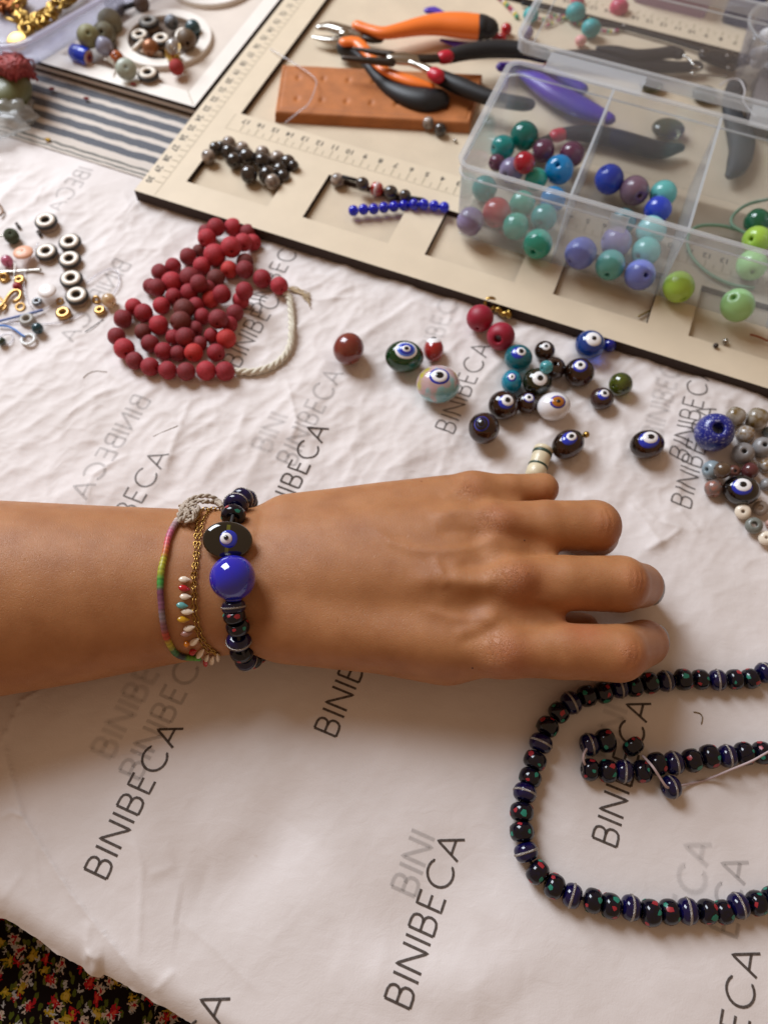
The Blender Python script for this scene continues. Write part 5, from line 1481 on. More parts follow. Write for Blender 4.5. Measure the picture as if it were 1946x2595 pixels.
o = obj('green_pendant', sphere(1, 28, 18, 1.2, 1.6, .9), M('green_jade', '6A6E48', .45, coat=.2, var=.15), loc=gp2, parent=tas)
o.location = tuple(gp2 - np.array(tas.location)); o.name = 'pendant'
bagm = M_plastic('bag_plastic', .38, 'DCDCD8')
gx = sphere(1, 44, 30)
Vb = [(v[0] * 2.0, v[1] * 1.9, (v[2] * .75) * (1 + 0)) for v in gx[0]]
Vb = np.array(Vb); nzv = perlin(Vb[:, 0] * 1.3 + Vb[:, 2], Vb[:, 1] * 1.3) * .5 + perlin(Vb[:, 0] * 3, Vb[:, 1] * 3 + Vb[:, 2]) * .22
Vb *= (1 + nzv)[:, None]
bg_c = P(*cA(-10, 690), .75)
o = obj('plastic_bag', (Vb, gx[1]), bagm, loc=bg_c); tag(o, 'crumpled cloudy plastic bag under the green pendant at left edge', 'bag')

# ------------------------------------------------------------------ findings at the left of the paper
gd = 'brown and white ring beads in a column'
for x, y, r_, lab in ((450, 215, 108, 'white faced wooden ring bead lying alone, topmost of the group'), (690, 425, 108, 'white faced ring bead at upper right, touching the one below'), (455, 525, 106, 'white faced ring bead standing left of the column'),
                      (690, 600, 108, 'white faced ring bead second in the right hand column'), (705, 795, 110, 'white faced ring bead third in the column, above the lowest'), (760, 962, 112, 'white faced ring bead lowest in the column beside gold spacers')):
    donut(*cM(x, y), r_ * .2532, lab, gd, thick=.42)
gf = 'small findings scattered at the left'
plain_bead(*cM(115, 385), 72 * .2532, M('green_lava', '4A5238', .8, bump=.7, bscale=12, var=.3), 'rough dark green bead on a wire at the left', gf, hole=cM(100, 355), holer=.12, e=3)
plain_bead(*cM(232, 548), 98 * .2532, M('peach_disc', 'E2A888', .5, coat=.2), 'peach coloured flat disc bead below the green bead', gf, flat=.32, half=.3, axis=(0, 0.1, 1), holer=.07)
plain_bead(*cM(70, 635), 60 * .2532, M('pink_glass', 'C86A88', .12, trans=.5, coat=.6), 'glossy pink bead at the left below the peach disc', gf)
plain_bead(*cM(470, 930), 92 * .2532, M('white_disc', 'E6E0DC', .4, coat=.2), 'plain white disc bead left of the ring bead column', gf, flat=.32, half=.3, axis=(0, 0, 1), holer=.07)
plain_bead(*cM(1090, 1030), 72 * .2532, M('cream_glass', 'D8B88C', .2, trans=.4, coat=.5), 'cream translucent bead beside gold spacers near the nylon loop', gf)
plain_bead(*cM(375, 1310), 58 * .2532, M('dark_teal_glossy', '103E48', .15, coat=.6), 'dark teal bead below the blue threads', gf, flat=.8)
plain_bead(*cM(170, 890), 42 * .2532, M('dull_red', '9A2C34', .5), 'small dull red bead under the gold bits at left', gf)
plain_bead(*cM(15, 1440), 42 * .2532, M('dark_green_glossy', '26382C', .2, coat=.5), 'dark green bead inside the clear ring at the left edge', gf)
for x, y in ((180, 280), (392, 360)):
    p, r = rest(*cM(x, y), 20 * .2532, reg=False, stack=False)
    o = obj('crimp_bead', tube([p + np.array([-.12, .15, 0]), p + np.array([.12, -.15, 0])], .09, 8), steel_d)
    tag(o, 'tiny dark crimp tube %s' % ('above the other, right of the green bead' if x < 200 else 'below the other, at the end of the nylon arc'), 'crimp', gf)
goldp = M('gold_plate', 'B8925A', .3, metal=.95)
def ring_item(u, v, rpx, m, label, cat='spacer', thick=.28, group=gf, sx=1, sy=1, tilt=0):
    p, r = rest(u, v, rpx * .88, flat=thick, reg=False, stack=False)
    o = obj('ring_' + cat.replace(' ', '_'), xform(torus_geo(r * (1 - thick * .9), r * thick * .9, 28, 10, sx, sy), Matrix.Translation(tuple(p)) @ Matrix.Rotation(R(tilt), 4, 'X')), m)
    tag(o, label, cat, group); return o
ring_item(*cM(635, 1158), 88 * .2532, goldp, 'gold flower spacer ring lowest, under the ring bead column', thick=.4)
ring_item(*cM(600, 1040), 48 * .2532, goldp, 'small gold ring just left of the lowest ring bead', thick=.3, tilt=20)
ring_item(*cM(1000, 1130), 66 * .2532, goldp, 'gold spacer ring below the cream translucent bead', thick=.42)
ring_item(*cM(965, 1025), 52 * .2532, goldp, 'gold spacer tilted beside the cream translucent bead', thick=.4, tilt=35)
ring_item(*cM(195, 825), 66 * .2532, goldp, 'gold flower spacer at the left below the silver rod', thick=.42)
ring_item(*cM(40, 800), 66 * .2532, goldp, 'gold spacer nearest the left edge below the silver rod', thick=.4, tilt=25)
ring_item(*cM(205, 1095), 60 * .2532, goldp, 'gold jump ring between the gold hook and grey bead', thick=.25, tilt=10)
ring_item(*cM(370, 1040), 58 * .2532, M('grey_glass_ring', '70757A', .2, coat=.4), 'grey glass ring left of the small gold ring', thick=.4)
ring_item(*cM(268, 1220), 88 * .2532, M('grey_bone_ring', '9C9890', .4), 'grey ring bead crossed by the blue and clear threads', thick=.36)
ring_item(*cM(282, 1422), 88 * .2532, M('white_ring', 'DDE0DE', .3, coat=.3), 'plain white ring at the end of the blue thread', 'ring', thick=.22)
ring_item(*cM(55, 1420), 92 * .2532, nyl, 'clear plastic ring at the left edge beside the white ring', 'ring', thick=.12)
thread('gold_hook', [(-40, 1130), (40, 1060), (90, 980), (150, 930), (210, 950), (190, 1020), (130, 1050)], cM, .18, .10, goldp, 'gold hook clasp curving at the left edge', 'hook', gf, follow=True)
thread('gold_hook', [(0, 1000), (60, 1090), (20, 1130)], cM, .14, .07, goldp, 'small gold wire end under the hook clasp', 'wire', gf, follow=True)
thread('bronze_hook', [(-20, 60), (10, 90), (28, 140), (0, 180)], cM, .16, .06, M('bronze', '7A5C44', .4, metal=.7), 'bronze ear hook at the left edge above the green bead', 'hook', gf, follow=True)
thread('silver_rod', [(-10, 748), (200, 738), (412, 724)], cM, .16, .08, steel, 'thin silver rod lying across the gold findings', 'rod', gf, follow=True)
thread('wire_end', [(0, 385), (50, 378)], cM, .4, .05, steel, 'short wire leading into the rough green bead', 'wire', gf, follow=True)
thread('nylon_thread', [(385, 450), (320, 570), (260, 720), (240, 860), (255, 980), (290, 1060), (335, 1115)], cM, .15, .035, nyl, 'clear nylon thread arcing down through the gold findings', 'thread', gf, follow=True)
thread('nylon_thread', [(860, 860), (960, 780), (1060, 725), (1130, 712), (1185, 760), (1195, 850), (1150, 940), (1105, 985)], cM, .12, .04, nyl, 'clear nylon thread loop right of the ring bead column', 'thread', gf, follow=True)
thread('nylon_thread', [(0, 1255), (200, 1262), (420, 1262), (640, 1240), (830, 1160)], cM, .08, .03, nyl, 'fine nylon thread running under the gold spacers', 'thread', gf, follow=True)
thread('nylon_thread', [(90, 1240), (250, 1190), (420, 1130), (580, 1040)], cM, .10, .03, nyl, 'fine nylon thread rising beside the blue thread', 'thread', gf, follow=True)
blt = M('blue_thread', '5A70A8', .6); blt2 = M('bright_blue_thread', '3A78C8', .5)
thread('blue_thread', [(-20, 1240), (120, 1205), (280, 1165), (430, 1125)], cM, .16, .06, blt, 'dusty blue thread crossing the findings, upper of two', 'thread', gf, follow=True)
thread('blue_thread', [(-20, 1278), (80, 1290), (160, 1330), (210, 1370), (250, 1392)], cM, .16, .055, blt2, 'bright blue thread ending in the white ring', 'thread', gf, follow=True)
thread('needle', [(852, 1345), (940, 1285), (1035, 1218)], cM, .06, .022, steel_d, 'thin needle pointing at the red bead pile', 'needle', gf, follow=True)
thread('silver_wire', [(150, 640), (145, 740), (140, 830)], cM, .3, .03, steel, 'fine upright silver wire over the silver rod', 'wire', gf, follow=True)
hair = M('grey_fibre', 'A8A298', .7)
thread('fibre', [(460, 1040), (490, 1015), (530, 1003), (592, 1008)], cD, .02, .013, hair, 'fine grey fibre lying below the red beads', 'fibre', follow=True)
thread('fibre', [(1040, 560), (1150, 510), (1265, 462)], cT, .02, .013, hair, 'short straight grey fibre above the forearm', 'fibre', follow=True)
thread('fibre', [(1210, 393), (1245, 400), (1264, 425), (1256, 466)], cJ, .03, .022, M('brown_fibre', '7A6440', .7), 'curled brown fibre inside the dark bead loop', 'fibre', follow=True)
# ------------------------------------------------------------------ red bead pile with its white cord
reds = [M('lava_%d' % i, c, .62, spec=.35, var=.25, vscale=5, bump=.45, bscale=9) for i, c in enumerate(('B6343E', '9E2C36', '8C3036', '763632', 'C43834'))]
pile = strand('red_strand', P(*cD(1000, 750), .1), 'heaped strand of matte dark red beads on white cord')
RB = [(1195, 208, 50, 1), (1290, 208, 50, 0), (1372, 235, 45, 2), (1140, 238, 45, 2), (1145, 268, 52, 0), (1345, 292, 50, 0), (1398, 292, 46, 0), (1278, 318, 58, 0), (1188, 362, 62, 0), (1100, 338, 36, 3), (1040, 370, 48, 2),
      (1118, 422, 50, 0), (1268, 442, 48, 4), (1355, 400, 48, 3), (1355, 442, 50, 2), (958, 422, 45, 1), (885, 458, 48, 2), (952, 512, 58, 0), (1050, 487, 58, 2), (1195, 490, 50, 3), (835, 535, 45, 2), (868, 542, 50, 2),
      (1450, 492, 52, 1), (1545, 532, 50, 0), (1352, 560, 50, 1), (1228, 578, 52, 1), (1165, 608, 48, 4), (1332, 612, 48, 0), (740, 648, 48, 0), (795, 682, 52, 1), (893, 642, 48, 0), (960, 590, 45, 1), (1085, 640, 45, 1), (1018, 662, 58, 3),
      (680, 715, 52, 2), (878, 750, 55, 0), (1000, 730, 58, 3), (1120, 702, 46, 1), (1207, 717, 55, 2), (1300, 682, 48, 2), (1270, 745, 45, 1), (645, 812, 50, 2), (790, 787, 46, 3), (1025, 817, 55, 2), (1170, 807, 42, 1), (1252, 824, 55, 4),
      (830, 852, 50, 2), (960, 817, 45, 1), (1105, 852, 42, 2), (688, 880, 58, 0), (905, 894, 50, 1), (985, 907, 45, 2), (1072, 902, 52, 4), (1195, 902, 50, 1), (745, 947, 50, 2), (830, 980, 52, 1), (928, 1000, 52, 1), (1030, 1007, 52, 2),
      (1140, 1002, 55, 0), (1245, 1005, 55, 1), (1100, 520, 50, 2), (1045, 570, 50, 1), (1150, 545, 44, 2), (1080, 770, 44, 2)]
red_me = [shared('lava%d' % i, bead_geo(.12, .95, 24), m) for i, m in enumerate(reds)]
for i, (x, y, r_, c_) in enumerate(sorted(RB, key=lambda q: q[2])):
    p, r = rest(*cD(x, y), (r_ - .5) * .4581, tol=.78)
    inst('bead', red_me[c_], p, axis_rot((math.cos(i * 1.3), math.sin(i * 1.3), .3), i), r, pile)
wc_ = M('white_cord', 'D8D2C0', .85, bump=.4, bscale=10)
cpt = [P(*cD(*q), .35) for q in [(1545, 545), (1596, 590), (1610, 680), (1612, 780), (1600, 860), (1560, 925), (1490, 975), (1400, 1000), (1300, 1000)]]
cpt = smooth_path(cpt, .10)
strands = []
for ph in (0, 2.1, 4.2):
    pts = []
    for i, p in enumerate(cpt):
        t_ = cpt[min(i + 1, len(cpt) - 1)] - cpt[max(0, i - 1)]; t_ /= np.linalg.norm(t_); s_ = np.cross(t_, [0, 0, 1]); a = i * .55 + ph
        pts.append(np.array([p[0], p[1], H(p) + .22]) + s_ * .10 * math.cos(a) + np.array([0, 0, .10 * math.sin(a)]))
    strands.append(tube(pts, .095, 7))
part('cord', join(*strands), wc_, pile)
fr = []
for i in range(9):
    q = [(1590, 545), (1640, 555 + rng.randn() * 8), (1690, 585 + rng.randn() * 16), (1715, 610 + rng.randn() * 22)]
    w = [P(*cD(*k), .2) for k in q]; w = [np.array([a[0], a[1], H(a) + .08 + .03 * rng.rand()]) for a in w]
    fr.append(tube(smooth_path(w, .15), .03, 5))
part('frayed_end', join(*fr), M('ecru_fibre', 'B8A484', .9), pile)

# ------------------------------------------------------------------ loose evil eye beads in the middle
amber_b = M('dark_amber', '44200A', .06, trans=.15, coat=.4, var=.6, vscale=1.0, col2='100805'); olive_b = M('dark_olive', '1E200A', .08, trans=.2, coat=.5)
ge = 'loose evil eye beads'
plain_bead(*cF(197, 340), 98 * .4219, M('red_jasper', '702420', .22, coat=.5, var=.5, vscale=1.2, col2='7A3A2C'), 'polished brownish red stone bead left of the green eye bead', None, hole=cF(285, 385), holer=.1, e=1.9)
eye_bead(*cF(532, 388), 104 * .4219, glass('emerald', '06401C', trans=.55), 'dark green glass eye bead with wide blue and white eye', cF(545, 337), [(EYEW, 38), (EYEL, 31), (EYEB, 24), (EYEW, 15), (EYEK, 9)], 1.12, .95, .92)
eye_bead(*cF(708, 345), 62 * .4219, M('red_glass_cyl', 'A0201E', .12, coat=.6, trans=.2), 'small red barrel bead with white and black eye', cF(708, 278), [(EYEW, 50), (EYEK, 21)], .98, 1.25, 1.05)
eye_bead(*cF(735, 553), 122 * .4219, M('swirled_turquoise', '86BEC8', .12, coat=.7, var=.5, vscale=.7, col2='BCA8A0'), 'large turquoise, pink and yellow swirled eye bead', cF(745, 492), [(EYEB, 30), (EYEW, 24), (EYEK, 13)], 1.08, .96, .88)
rm = M('matte_raspberry', '9A1230', .5, sss=.2, trans=.1)
plain_bead(*cF(987, 157), 82 * .4219, rm, 'matte raspberry red bead under the gold clasp', 'raspberry red beads', hole=cF(968, 225), holer=.12)
plain_bead(*cF(1112, 265), 84 * .4219, rm, 'matte raspberry red bead with its hole facing forward', 'raspberry red beads', hole=cF(1090, 285), holer=.26)
clasp = empty('gold_clasp', P(*cF(1100, 110), .2), 'small gold lobster clasp against the board edge', 'clasp')
for q, q2 in (((1035, 62), (1075, 92)), ((1080, 105), (1120, 130)), ((1120, 135), (1165, 150)), ((1165, 145), (1150, 120))):
    a_ = P(*cF(*q), .45); b_2 = P(*cF(*q2), .4)
    part('link', tube([a_, (a_ + b_2) / 2 + np.array([0, .1, .1]), b_2], .15, 10), gold, clasp)
inst('ring', shared('goldring', torus_geo(.28, .09, 20, 8), gold), P(*cF(1050, 68), .6), Matrix.Rotation(.8, 3, 'X'), 1, clasp)
aqua_g = glass('aqua', '0A8C9C', trans=.6); aqua_o = M('aqua_opaque', '128CA8', .12, coat=.6, trans=.3)
eye_bead(*cF(1217, 395), 84 * .4219, aqua_g, 'clear aqua eye bead with offset blue and white eye', (*cF(1215, 355), *cF(1236, 350)), [(EYEB, 31), (EYEW, 22), (EYEK, 13)])
eye_bead(*cF(1375, 352), 62 * .4219, amber_b, 'small round brown eye bead behind the others', cF(1385, 320), [(EYEW, 26), (EYEK, 12)])
eye_bead(*cF(1176, 538), 70 * .4219, aqua_o, 'small solid aqua bead with tiny blue eye', cF(1178, 506), [(EYEB, 26), (EYEW, 19), (EYEK, 9)], .9, 1.05, .95)
eye_bead(*cF(1330, 540), 88 * .4219, olive_b, 'very dark olive eye bead with plain white and black eye', cF(1350, 512), [(EYEW, 33), (EYEK, 14)])
plain_bead(*cF(1432, 458), 68 * .4219, M('brown_glass_ring', '2A1812', .1, coat=.8), 'glossy dark brown bead squeezed between olive and amber eye beads', ge, hole=cF(1440, 425), holer=.2)
plain_bead(*cF(1385, 450), 40 * .4219, glass('pale_aqua', '58B4BC', trans=.4), 'pale aqua bead sliver behind the dark olive eye bead', ge)
eye_bead(*cF(1583, 483), 90 * .4219, amber_b, 'large dark amber eye bead at right of the brown bead', cF(1590, 432), [(EYEB, 31), (EYEW, 23), (EYEK, 11)])
eye_bead(*cF(1128, 680), 92 * .4219, amber_b, 'dark brown eye bead touching the olive one from the left', (*cF(1145, 655), *cF(1155, 645)), [(EYEB, 31), (EYEW, 26), (EYEK, 13)])
eye_bead(*cF(1268, 665), 68 * .4219, amber_b, 'small dark brown eye bead between brown and white eye beads', cF(1283, 628), [(EYEB, 30), (EYEW, 25), (EYEK, 12)])
eye_bead(*cF(1430, 686), 92 * .4219, M('white_glass', 'E6E4E6', .12, coat=.6), 'white eye bead with amber iris', cF(1460, 652), [(EYEB, 31), (EYEA, 25), (EYEK, 9)], 1.1, .95, .88, ang=.3)
eye_bead(*cF(1010, 818), 98 * .4219, amber_b, 'dark amber eye bead with only a thin blue ring', cF(993, 785), [(EYEB, 31), (EYEK, 28), (EYEB, 18), (EYEK, 16)], .95, 1.0, .95)
eb, p_, r_e = eye_bead(*cF(1515, 915), 98 * .4219, amber_b, 'oval dark amber eye bead with a gold pin through it', (*cF(1530, 865), *cF(1538, 860)), [(EYEB, 31), (EYEW, 21), (EYEK, 11)], 1.1, .88, .88, ang=.7)
pin = P(*cF(1625, 856), 1.0)
o = obj('gold_pin', move(sphere(.16, 10, 8), tuple(pin - p_)), gold, eb)
o = obj('pin_wire', tube([pin - p_, (pin - p_) * .5], .05, 6), gold, eb)
eye_bead(*cG(728, 808), 124 * .3291, amber_b, 'glossy black and amber eye bead lying alone right of centre', (*cG(748, 760), *cG(762, 742)), [(EYEB, 40), (EYEW, 30), (EYEK, 14)], 1.08, .92, .88, ang=.3)
plain_bead(*cG(525, 346), 92 * .3291, M('olive_glass_disc', '2E3810', .1, trans=.45, coat=.7, var=.5, vscale=1.3, col2='5A661C'), 'dark green translucent bead behind the grooved brown eye bead', None, holer=.08)
eye_bead(*cG(380, 455), 90 * .3291, M('grooved_brown', '3A2420', .25, coat=.4), 'grooved dark brown eye bead in front of the green one', (*cG(392, 420), *cG(405, 408)), [(EYEB, 30), (EYEW, 24), (EYEK, 13)])
eye_bead(*cE(775, 888), 74 * .51, glass('sapphire', '2A62C8', trans=.75), 'clear blue eye bead against the edge of the cream board', cE(797, 852), [(EYEW, 34), (EYEK, 11)])
plain_bead(*cE(872, 892), 34 * .51, glass('ultramarine', '101E90', trans=.3), 'small ultramarine bead attached right of the clear blue eye bead', None)
rs3 = [n for n in _mats['swirled_turquoise'].node_tree.nodes if n.type == 'VALTORGB'][0].color_ramp
for i_, (p_s, c_s) in enumerate(((.36, 'B0A838'), (.42, 'B89C98'), (.50, 'C4A8AC'), (.56, '8EC0C4'), (.72, '6AAFC4'))):
    e_ = rs3.elements[i_] if i_ < 2 else rs3.elements.new(p_s)
    e_.position = p_s; e_.color = (*lin(c_s), 1)
# stacked cream bead with green bands
cr_b = empty('banded_tube_bead', P(*cF(1340, 1010), .5), 'cream tube bead with thin dark green bands by the hand', 'bead')
a_ = P(*cF(1368, 945), .62); b_2 = P(*cF(1325, 1075), .58); ax_ = (b_2 - a_); ln = np.linalg.norm(ax_); ax_ /= ln
rr1 = rad_at(60 * .4219, a_)
prof = [(1e-3, 0), (rr1 * .7, 0), (rr1 * .95, .08), (rr1, .2), (rr1 * .92, .26)]
rot = Matrix.Translation(tuple(a_ - ax_ * .1)) @ axis_rot(ax_).to_4x4()
creamb = M('cream_bone', 'DCCFAE', .4, coat=.2, var=.15, vscale=3); greenb = M('band_green', '2C4438', .4)
part('tube', xform(lathe(prof + [(rr1 * .86, .3), (rr1 * .95, .5), (rr1 * .92, .95), (rr1 * .84, 1.05), (rr1 * .98, 1.2), (rr1 * .98, 1.6), (rr1 * .7, 1.8), (1e-3, 1.8)], 28), rot), creamb, cr_b)
part('green_band', xform(lathe([(rr1 * .93, .27), (rr1 * 1.0, .31), (rr1 * 1.0, .40), (rr1 * .93, .44)], 28, close=True), rot), greenb, cr_b)
part('green_band', xform(lathe([(rr1 * .86, 1.0), (rr1 * .99, 1.03), (rr1 * .99, 1.10), (rr1 * .86, 1.14)], 28, close=True), rot), greenb, cr_b)

# ------------------------------------------------------------------ group at the right edge
gr_ = 'heap of mixed beads at the right edge'
stripe = M('banded_grey_gold', 'A8A49C', .25, coat=.4, var=.6, vscale=1.5, col2='6A5428'); greyb = M('grey_ceramic', '8E8C8C', .35, coat=.2, var=.15, vscale=3)
plain_bead(*cR(720, 690), 112 * .2261, stripe, 'grey and gold banded bead above the speckled blue one', gr_, e=2.4, axis=(.9, -.4, 0))
plain_bead(*cR(965, 715), 125 * .2261, stripe, 'larger grey and gold banded bead at upper right of heap', gr_, e=2.4, axis=(.9, -.3, 0))
plain_bead(*cR(485, 865), 212 * .2261, M('speckled_lapis', '14207E', .3, coat=.3, var=.1, vscale=9, bump=.2), 'large speckled deep blue bead with a wide hole', None, hole=cR(545, 810), holer=.30, e=2.1)
sp = _mats['speckled_lapis']; nt = sp.node_tree
rampn = [n for n in nt.nodes if n.type == 'VALTORGB'][0]; rampn.color_ramp.elements[0].position = .56; rampn.color_ramp.elements[0].color = (*lin('14207E'), 1)
rampn.color_ramp.elements[1].position = .66; rampn.color_ramp.elements[1].color = (*lin('A0A4C0'), 1)
plain_bead(*cR(835, 890), 105 * .2261, M('white_gold_band', 'A8A8A8', .25, coat=.4, var=.7, vscale=2, col2='7A5A20'), 'white bead with gold band right of the speckled blue one', gr_)
plain_bead(*cR(810, 1100), 122 * .2261, greyb, 'plain grey bead with its hole facing up in the heap', gr_, hole=cR(825, 1070), holer=.22)
plain_bead(*cR(1030, 1035), 118 * .2261, greyb, 'plain grey bead at the frame edge, hole facing right', gr_, hole=cR(1060, 995), holer=.22)
plain_bead(*cR(1085, 860), 62 * .2261, M('bluish_grey', '6A7A84', .2, coat=.5), 'small bluish grey bead at the frame edge', gr_)
plain_bead(*cR(460, 1285), 108 * .2261, M('grey_blue_ceramic', '8898A0', .3, coat=.3, var=.1), 'grey blue bead with hole facing left, front of heap', gr_, hole=cR(392, 1280), holer=.2)
plain_bead(*cR(575, 1290), 95 * .2261, M('brown_agate', '5E4A38', .25, coat=.4, var=.3), 'brown bead right behind the grey blue bead', gr_, axis=(1, -.1, 0))
plain_bead(*cR(705, 1300), 72 * .2261, M('rust_stone', '70463C', .3, coat=.3, var=.3), 'small rust brown bead above the black eye bead', gr_, hole=cR(725, 1300), holer=.25)
plain_bead(*cR(885, 1295), 95 * .2261, M('maroon_stone', '5A2E30', .2, coat=.5), 'maroon polished bead behind the black eye bead', gr_)
plain_bead(*cR(1070, 1245), 82 * .2261, M('white_gold_band', ''), 'pale gold striped bead at the frame edge above the eye bead', gr_)
plain_bead(*cR(478, 1492), 100 * .2261, M('red_grey_jasper', 'A0604C', .3, coat=.4, var=.6, vscale=2, col2='6A6460'), 'red and grey mottled bead left of the black eye bead', gr_)
eye_bead(*cR(790, 1512), 190 * .2261, M('black_glass', '0C0808', .06, coat=.9, trans=.1), 'large glossy black eye bead with blue white eye in the heap', (*cR(800, 1460), *cR(815, 1435)), [(EYEB, 35), (EYEW, 29), (EYEK, 13)], 1.08, .95, .8, group=gr_)
plain_bead(*cR(1075, 1450), 72 * .2261, greyb, 'grey striped bead at the frame edge right of the eye bead', gr_)
gs = 'small flat disc beads at the right edge'
crm = M('cream_disc', 'E8DCC8', .35, coat=.3)
plain_bead(*cR(806, 1755), 86 * .2261, crm, 'cream flat disc bead below the black eye bead', gs, hole=cR(815, 1745), flat=.45, half=.45, holer=.25)
plain_bead(*cR(1005, 1715), 86 * .2261, M('taupe_disc', '8E8074', .4, coat=.2), 'taupe ring bead with dark hole at the frame edge', gs, hole=cR(1005, 1705), flat=.45, half=.5, holer=.35)
plain_bead(*cR(930, 1910), 95 * .2261, M('green_grey_disc', '7C8078', .4, coat=.2, var=.3, vscale=4), 'greenish grey ring bead between two cream discs', gs, hole=cR(945, 1885), flat=.5, half=.6, holer=.35)
plain_bead(*cR(1065, 2050), 82 * .2261, crm, 'cream flat disc bead lowest at the right edge', gs, hole=cR(1080, 2035), flat=.45, half=.45, holer=.22)
plain_bead(*cR(1110, 1890), 50 * .2261, M('blush_disc', 'C8A094', .4, coat=.2), 'blush coloured bead sliver at the frame edge', gs)

# ------------------------------------------------------------------ dark beads with silver rings and coral and turquoise chips
navy = M('navy_resin', '0F0C40', .10, coat=.3, spec=.4, var=.5, vscale=2.5); blackr = M('black_resin', '0A0920', .13, coat=.2, spec=.4, var=.5, vscale=3, col2='08080A')
chip_r = M('coral_chip', '96222C', .35); chip_g = M('turquoise_chip', '1E7864', .35); silv = M('silver_ring', 'A8A29C', .35, metal=.9, bump=.5, bscale=30)
def mala_geo(kind, seed):
    rs_ = np.random.RandomState(seed)
    half = .76
    V, F = bead_geo(.2, half, 30, 2.5, 12); FM = [0] * len(F)
    V = list(V); F = list(F)
    if kind == 'S':
        g = lathe([(1.0, -.10), (1.045, -.06), (1.055, 0), (1.045, .06), (1.0, .10)], 60)
        g = ([(x * (1 + .012 * math.sin(k * 1.7)), y * (1 + .012 * math.sin(k * 1.7)), z) for k, (x, y, z) in enumerate(g[0])], g[1])
        n = len(V); V += g[0]; F += [tuple(i + n for i in f) for f in g[1]]; FM += [1] * len(g[1])
    else:
        def surf(a, t, lf):
            r = .24 + .76 * abs(math.cos(t)) ** (2 / 2.5); z = half * math.copysign(abs(math.sin(t)) ** (2 / 2.5), math.sin(t))
            return (r * math.cos(a) * lf, r * math.sin(a) * lf, z * lf)
        for c_ in range(7):
            a0 = c_ * 2 * math.pi / 7 + rs_.rand() * .5; t0 = rs_.rand() * 1.5 - .75; m = 1 + c_ % 2
            rr_c = .20 + .14 * rs_.rand(); k = 5 + rs_.randint(2); st = len(V); V.append(surf(a0, t0, 1.03))
            for j in range(k):
                b_ = 2 * math.pi * j / k; rr_2 = rr_c
                q_ = rr_2 * (.55 + .6 * rs_.rand()); V.append(surf(a0 + q_ * math.cos(b_), t0 + q_ * 1.25 * math.sin(b_), 1.018))
            for j in range(k): F.append((st, st + 1 + j, st + 1 + (j + 1) % k)); FM.append(m)
        for z0 in (-.33, .33):                           # thin seams round the bead
            g = lathe([(.975, z0 - .012), (.988, z0), (.975, z0 + .012)], 30)
    return V, F, FM
def mala_mesh(kind, k):
    key = 'mala_%s%d' % (kind, k)
    if key not in _G:
        V, F, FM = mala_geo(kind, k * 13 + 5)
        _G[key] = mesh_data(key, V, F, [navy, silv] if kind == 'S' else [blackr, chip_r, chip_g], True, FM)
    return _G[key]
def mala(root, beads, s, c, close=False, rs=1.0):
    pts = []
    for x, y, r_, k in beads:
        p, r = rest(*c(x, y), r_ * s * rs, stack=False, reg=False); pts.append((p, r, k))
    for i, (p, r, k) in enumerate(pts):
        a = pts[max(0, i - 1)][0]; b_ = pts[min(len(pts) - 1, i + 1)][0]
        d = b_ - a; d = d / np.linalg.norm(d); d = d + np.array([rng.randn() * .07, rng.randn() * .07, rng.randn() * .08])
        inst('bead', mala_mesh(k, 0 if k == 'S' else i % 7), p, axis_rot(d, rng.rand() * 6.28), r, root)
    return pts
ml = strand('dark_bead_necklace', P(*cJ(200, 1000), .1), 'long looped necklace of navy and black beads with silver rings and chips', 'necklace')
MB_ = [(1750, 130, 62, 'C'), (1640, 155, 62, 'S'), (1552, 192, 62, 'C'), (1458, 196, 62, 'C'), (1355, 200, 64, 'S'), (1252, 197, 62, 'C'), (1148, 197, 66, 'C'), (1040, 206, 64, 'S'), (945, 217, 66, 'C'), (852, 240, 62, 'C'), (760, 246, 64, 'S'),
       (665, 275, 66, 'C'), (565, 296, 66, 'C'), (470, 337, 70, 'S'), (395, 397, 66, 'C'), (328, 482, 68, 'C'), (287, 582, 70, 'S'), (252, 687, 70, 'C'), (222, 790, 68, 'C'), (190, 882, 70, 'S'), (172, 998, 72, 'C'), (172, 1118, 74, 'C'), (197, 1240, 72, 'S'),
       (267, 1362, 74, 'C'), (368, 1447, 74, 'C'), (476, 1504, 72, 'S'), (602, 1534, 72, 'C'), (708, 1566, 74, 'C'), (830, 1577, 74, 'S'), (950, 1608, 78, 'C'), (1063, 1602, 74, 'C'), (1175, 1598, 76, 'S'), (1292, 1600, 72, 'C'), (1390, 1603, 70, 'C'),
       (1482, 1564, 74, 'S'), (1592, 1549, 72, 'C'), (1690, 1520, 72, 'C')]
mp_ = mala(ml, MB_, .4195, cJ)
cpath = [q[0] for q in mp_]
part('cord', tube(smooth_path(cpath, .3), .06, 6), dk, ml)
m2_ = strand('dark_bead_strand', P(*cJ(1000, 700), .1), 'short strand of navy and black chip beads inside the necklace loop')
MB2 = [(580, 590, 68, 'S'), (678, 566, 72, 'C')]
MB3 = [(583, 742, 66, 'C'), (690, 750, 70, 'C'), (788, 752, 68, 'S'), (900, 752, 68, 'C'), (988, 707, 70, 'C'), (1090, 702, 70, 'S'), (1200, 686, 70, 'C'), (1308, 662, 72, 'C'), (1415, 660, 68, 'S'), (1515, 645, 70, 'C'), (1622, 640, 68, 'C'), (1730, 632, 68, 'S')]
a1 = mala(m2_, MB2, .4195, cJ); a2_ = mala(m2_, MB3, .4195, cJ)
lp = M('lilac_string', 'B8A4A4', .7)
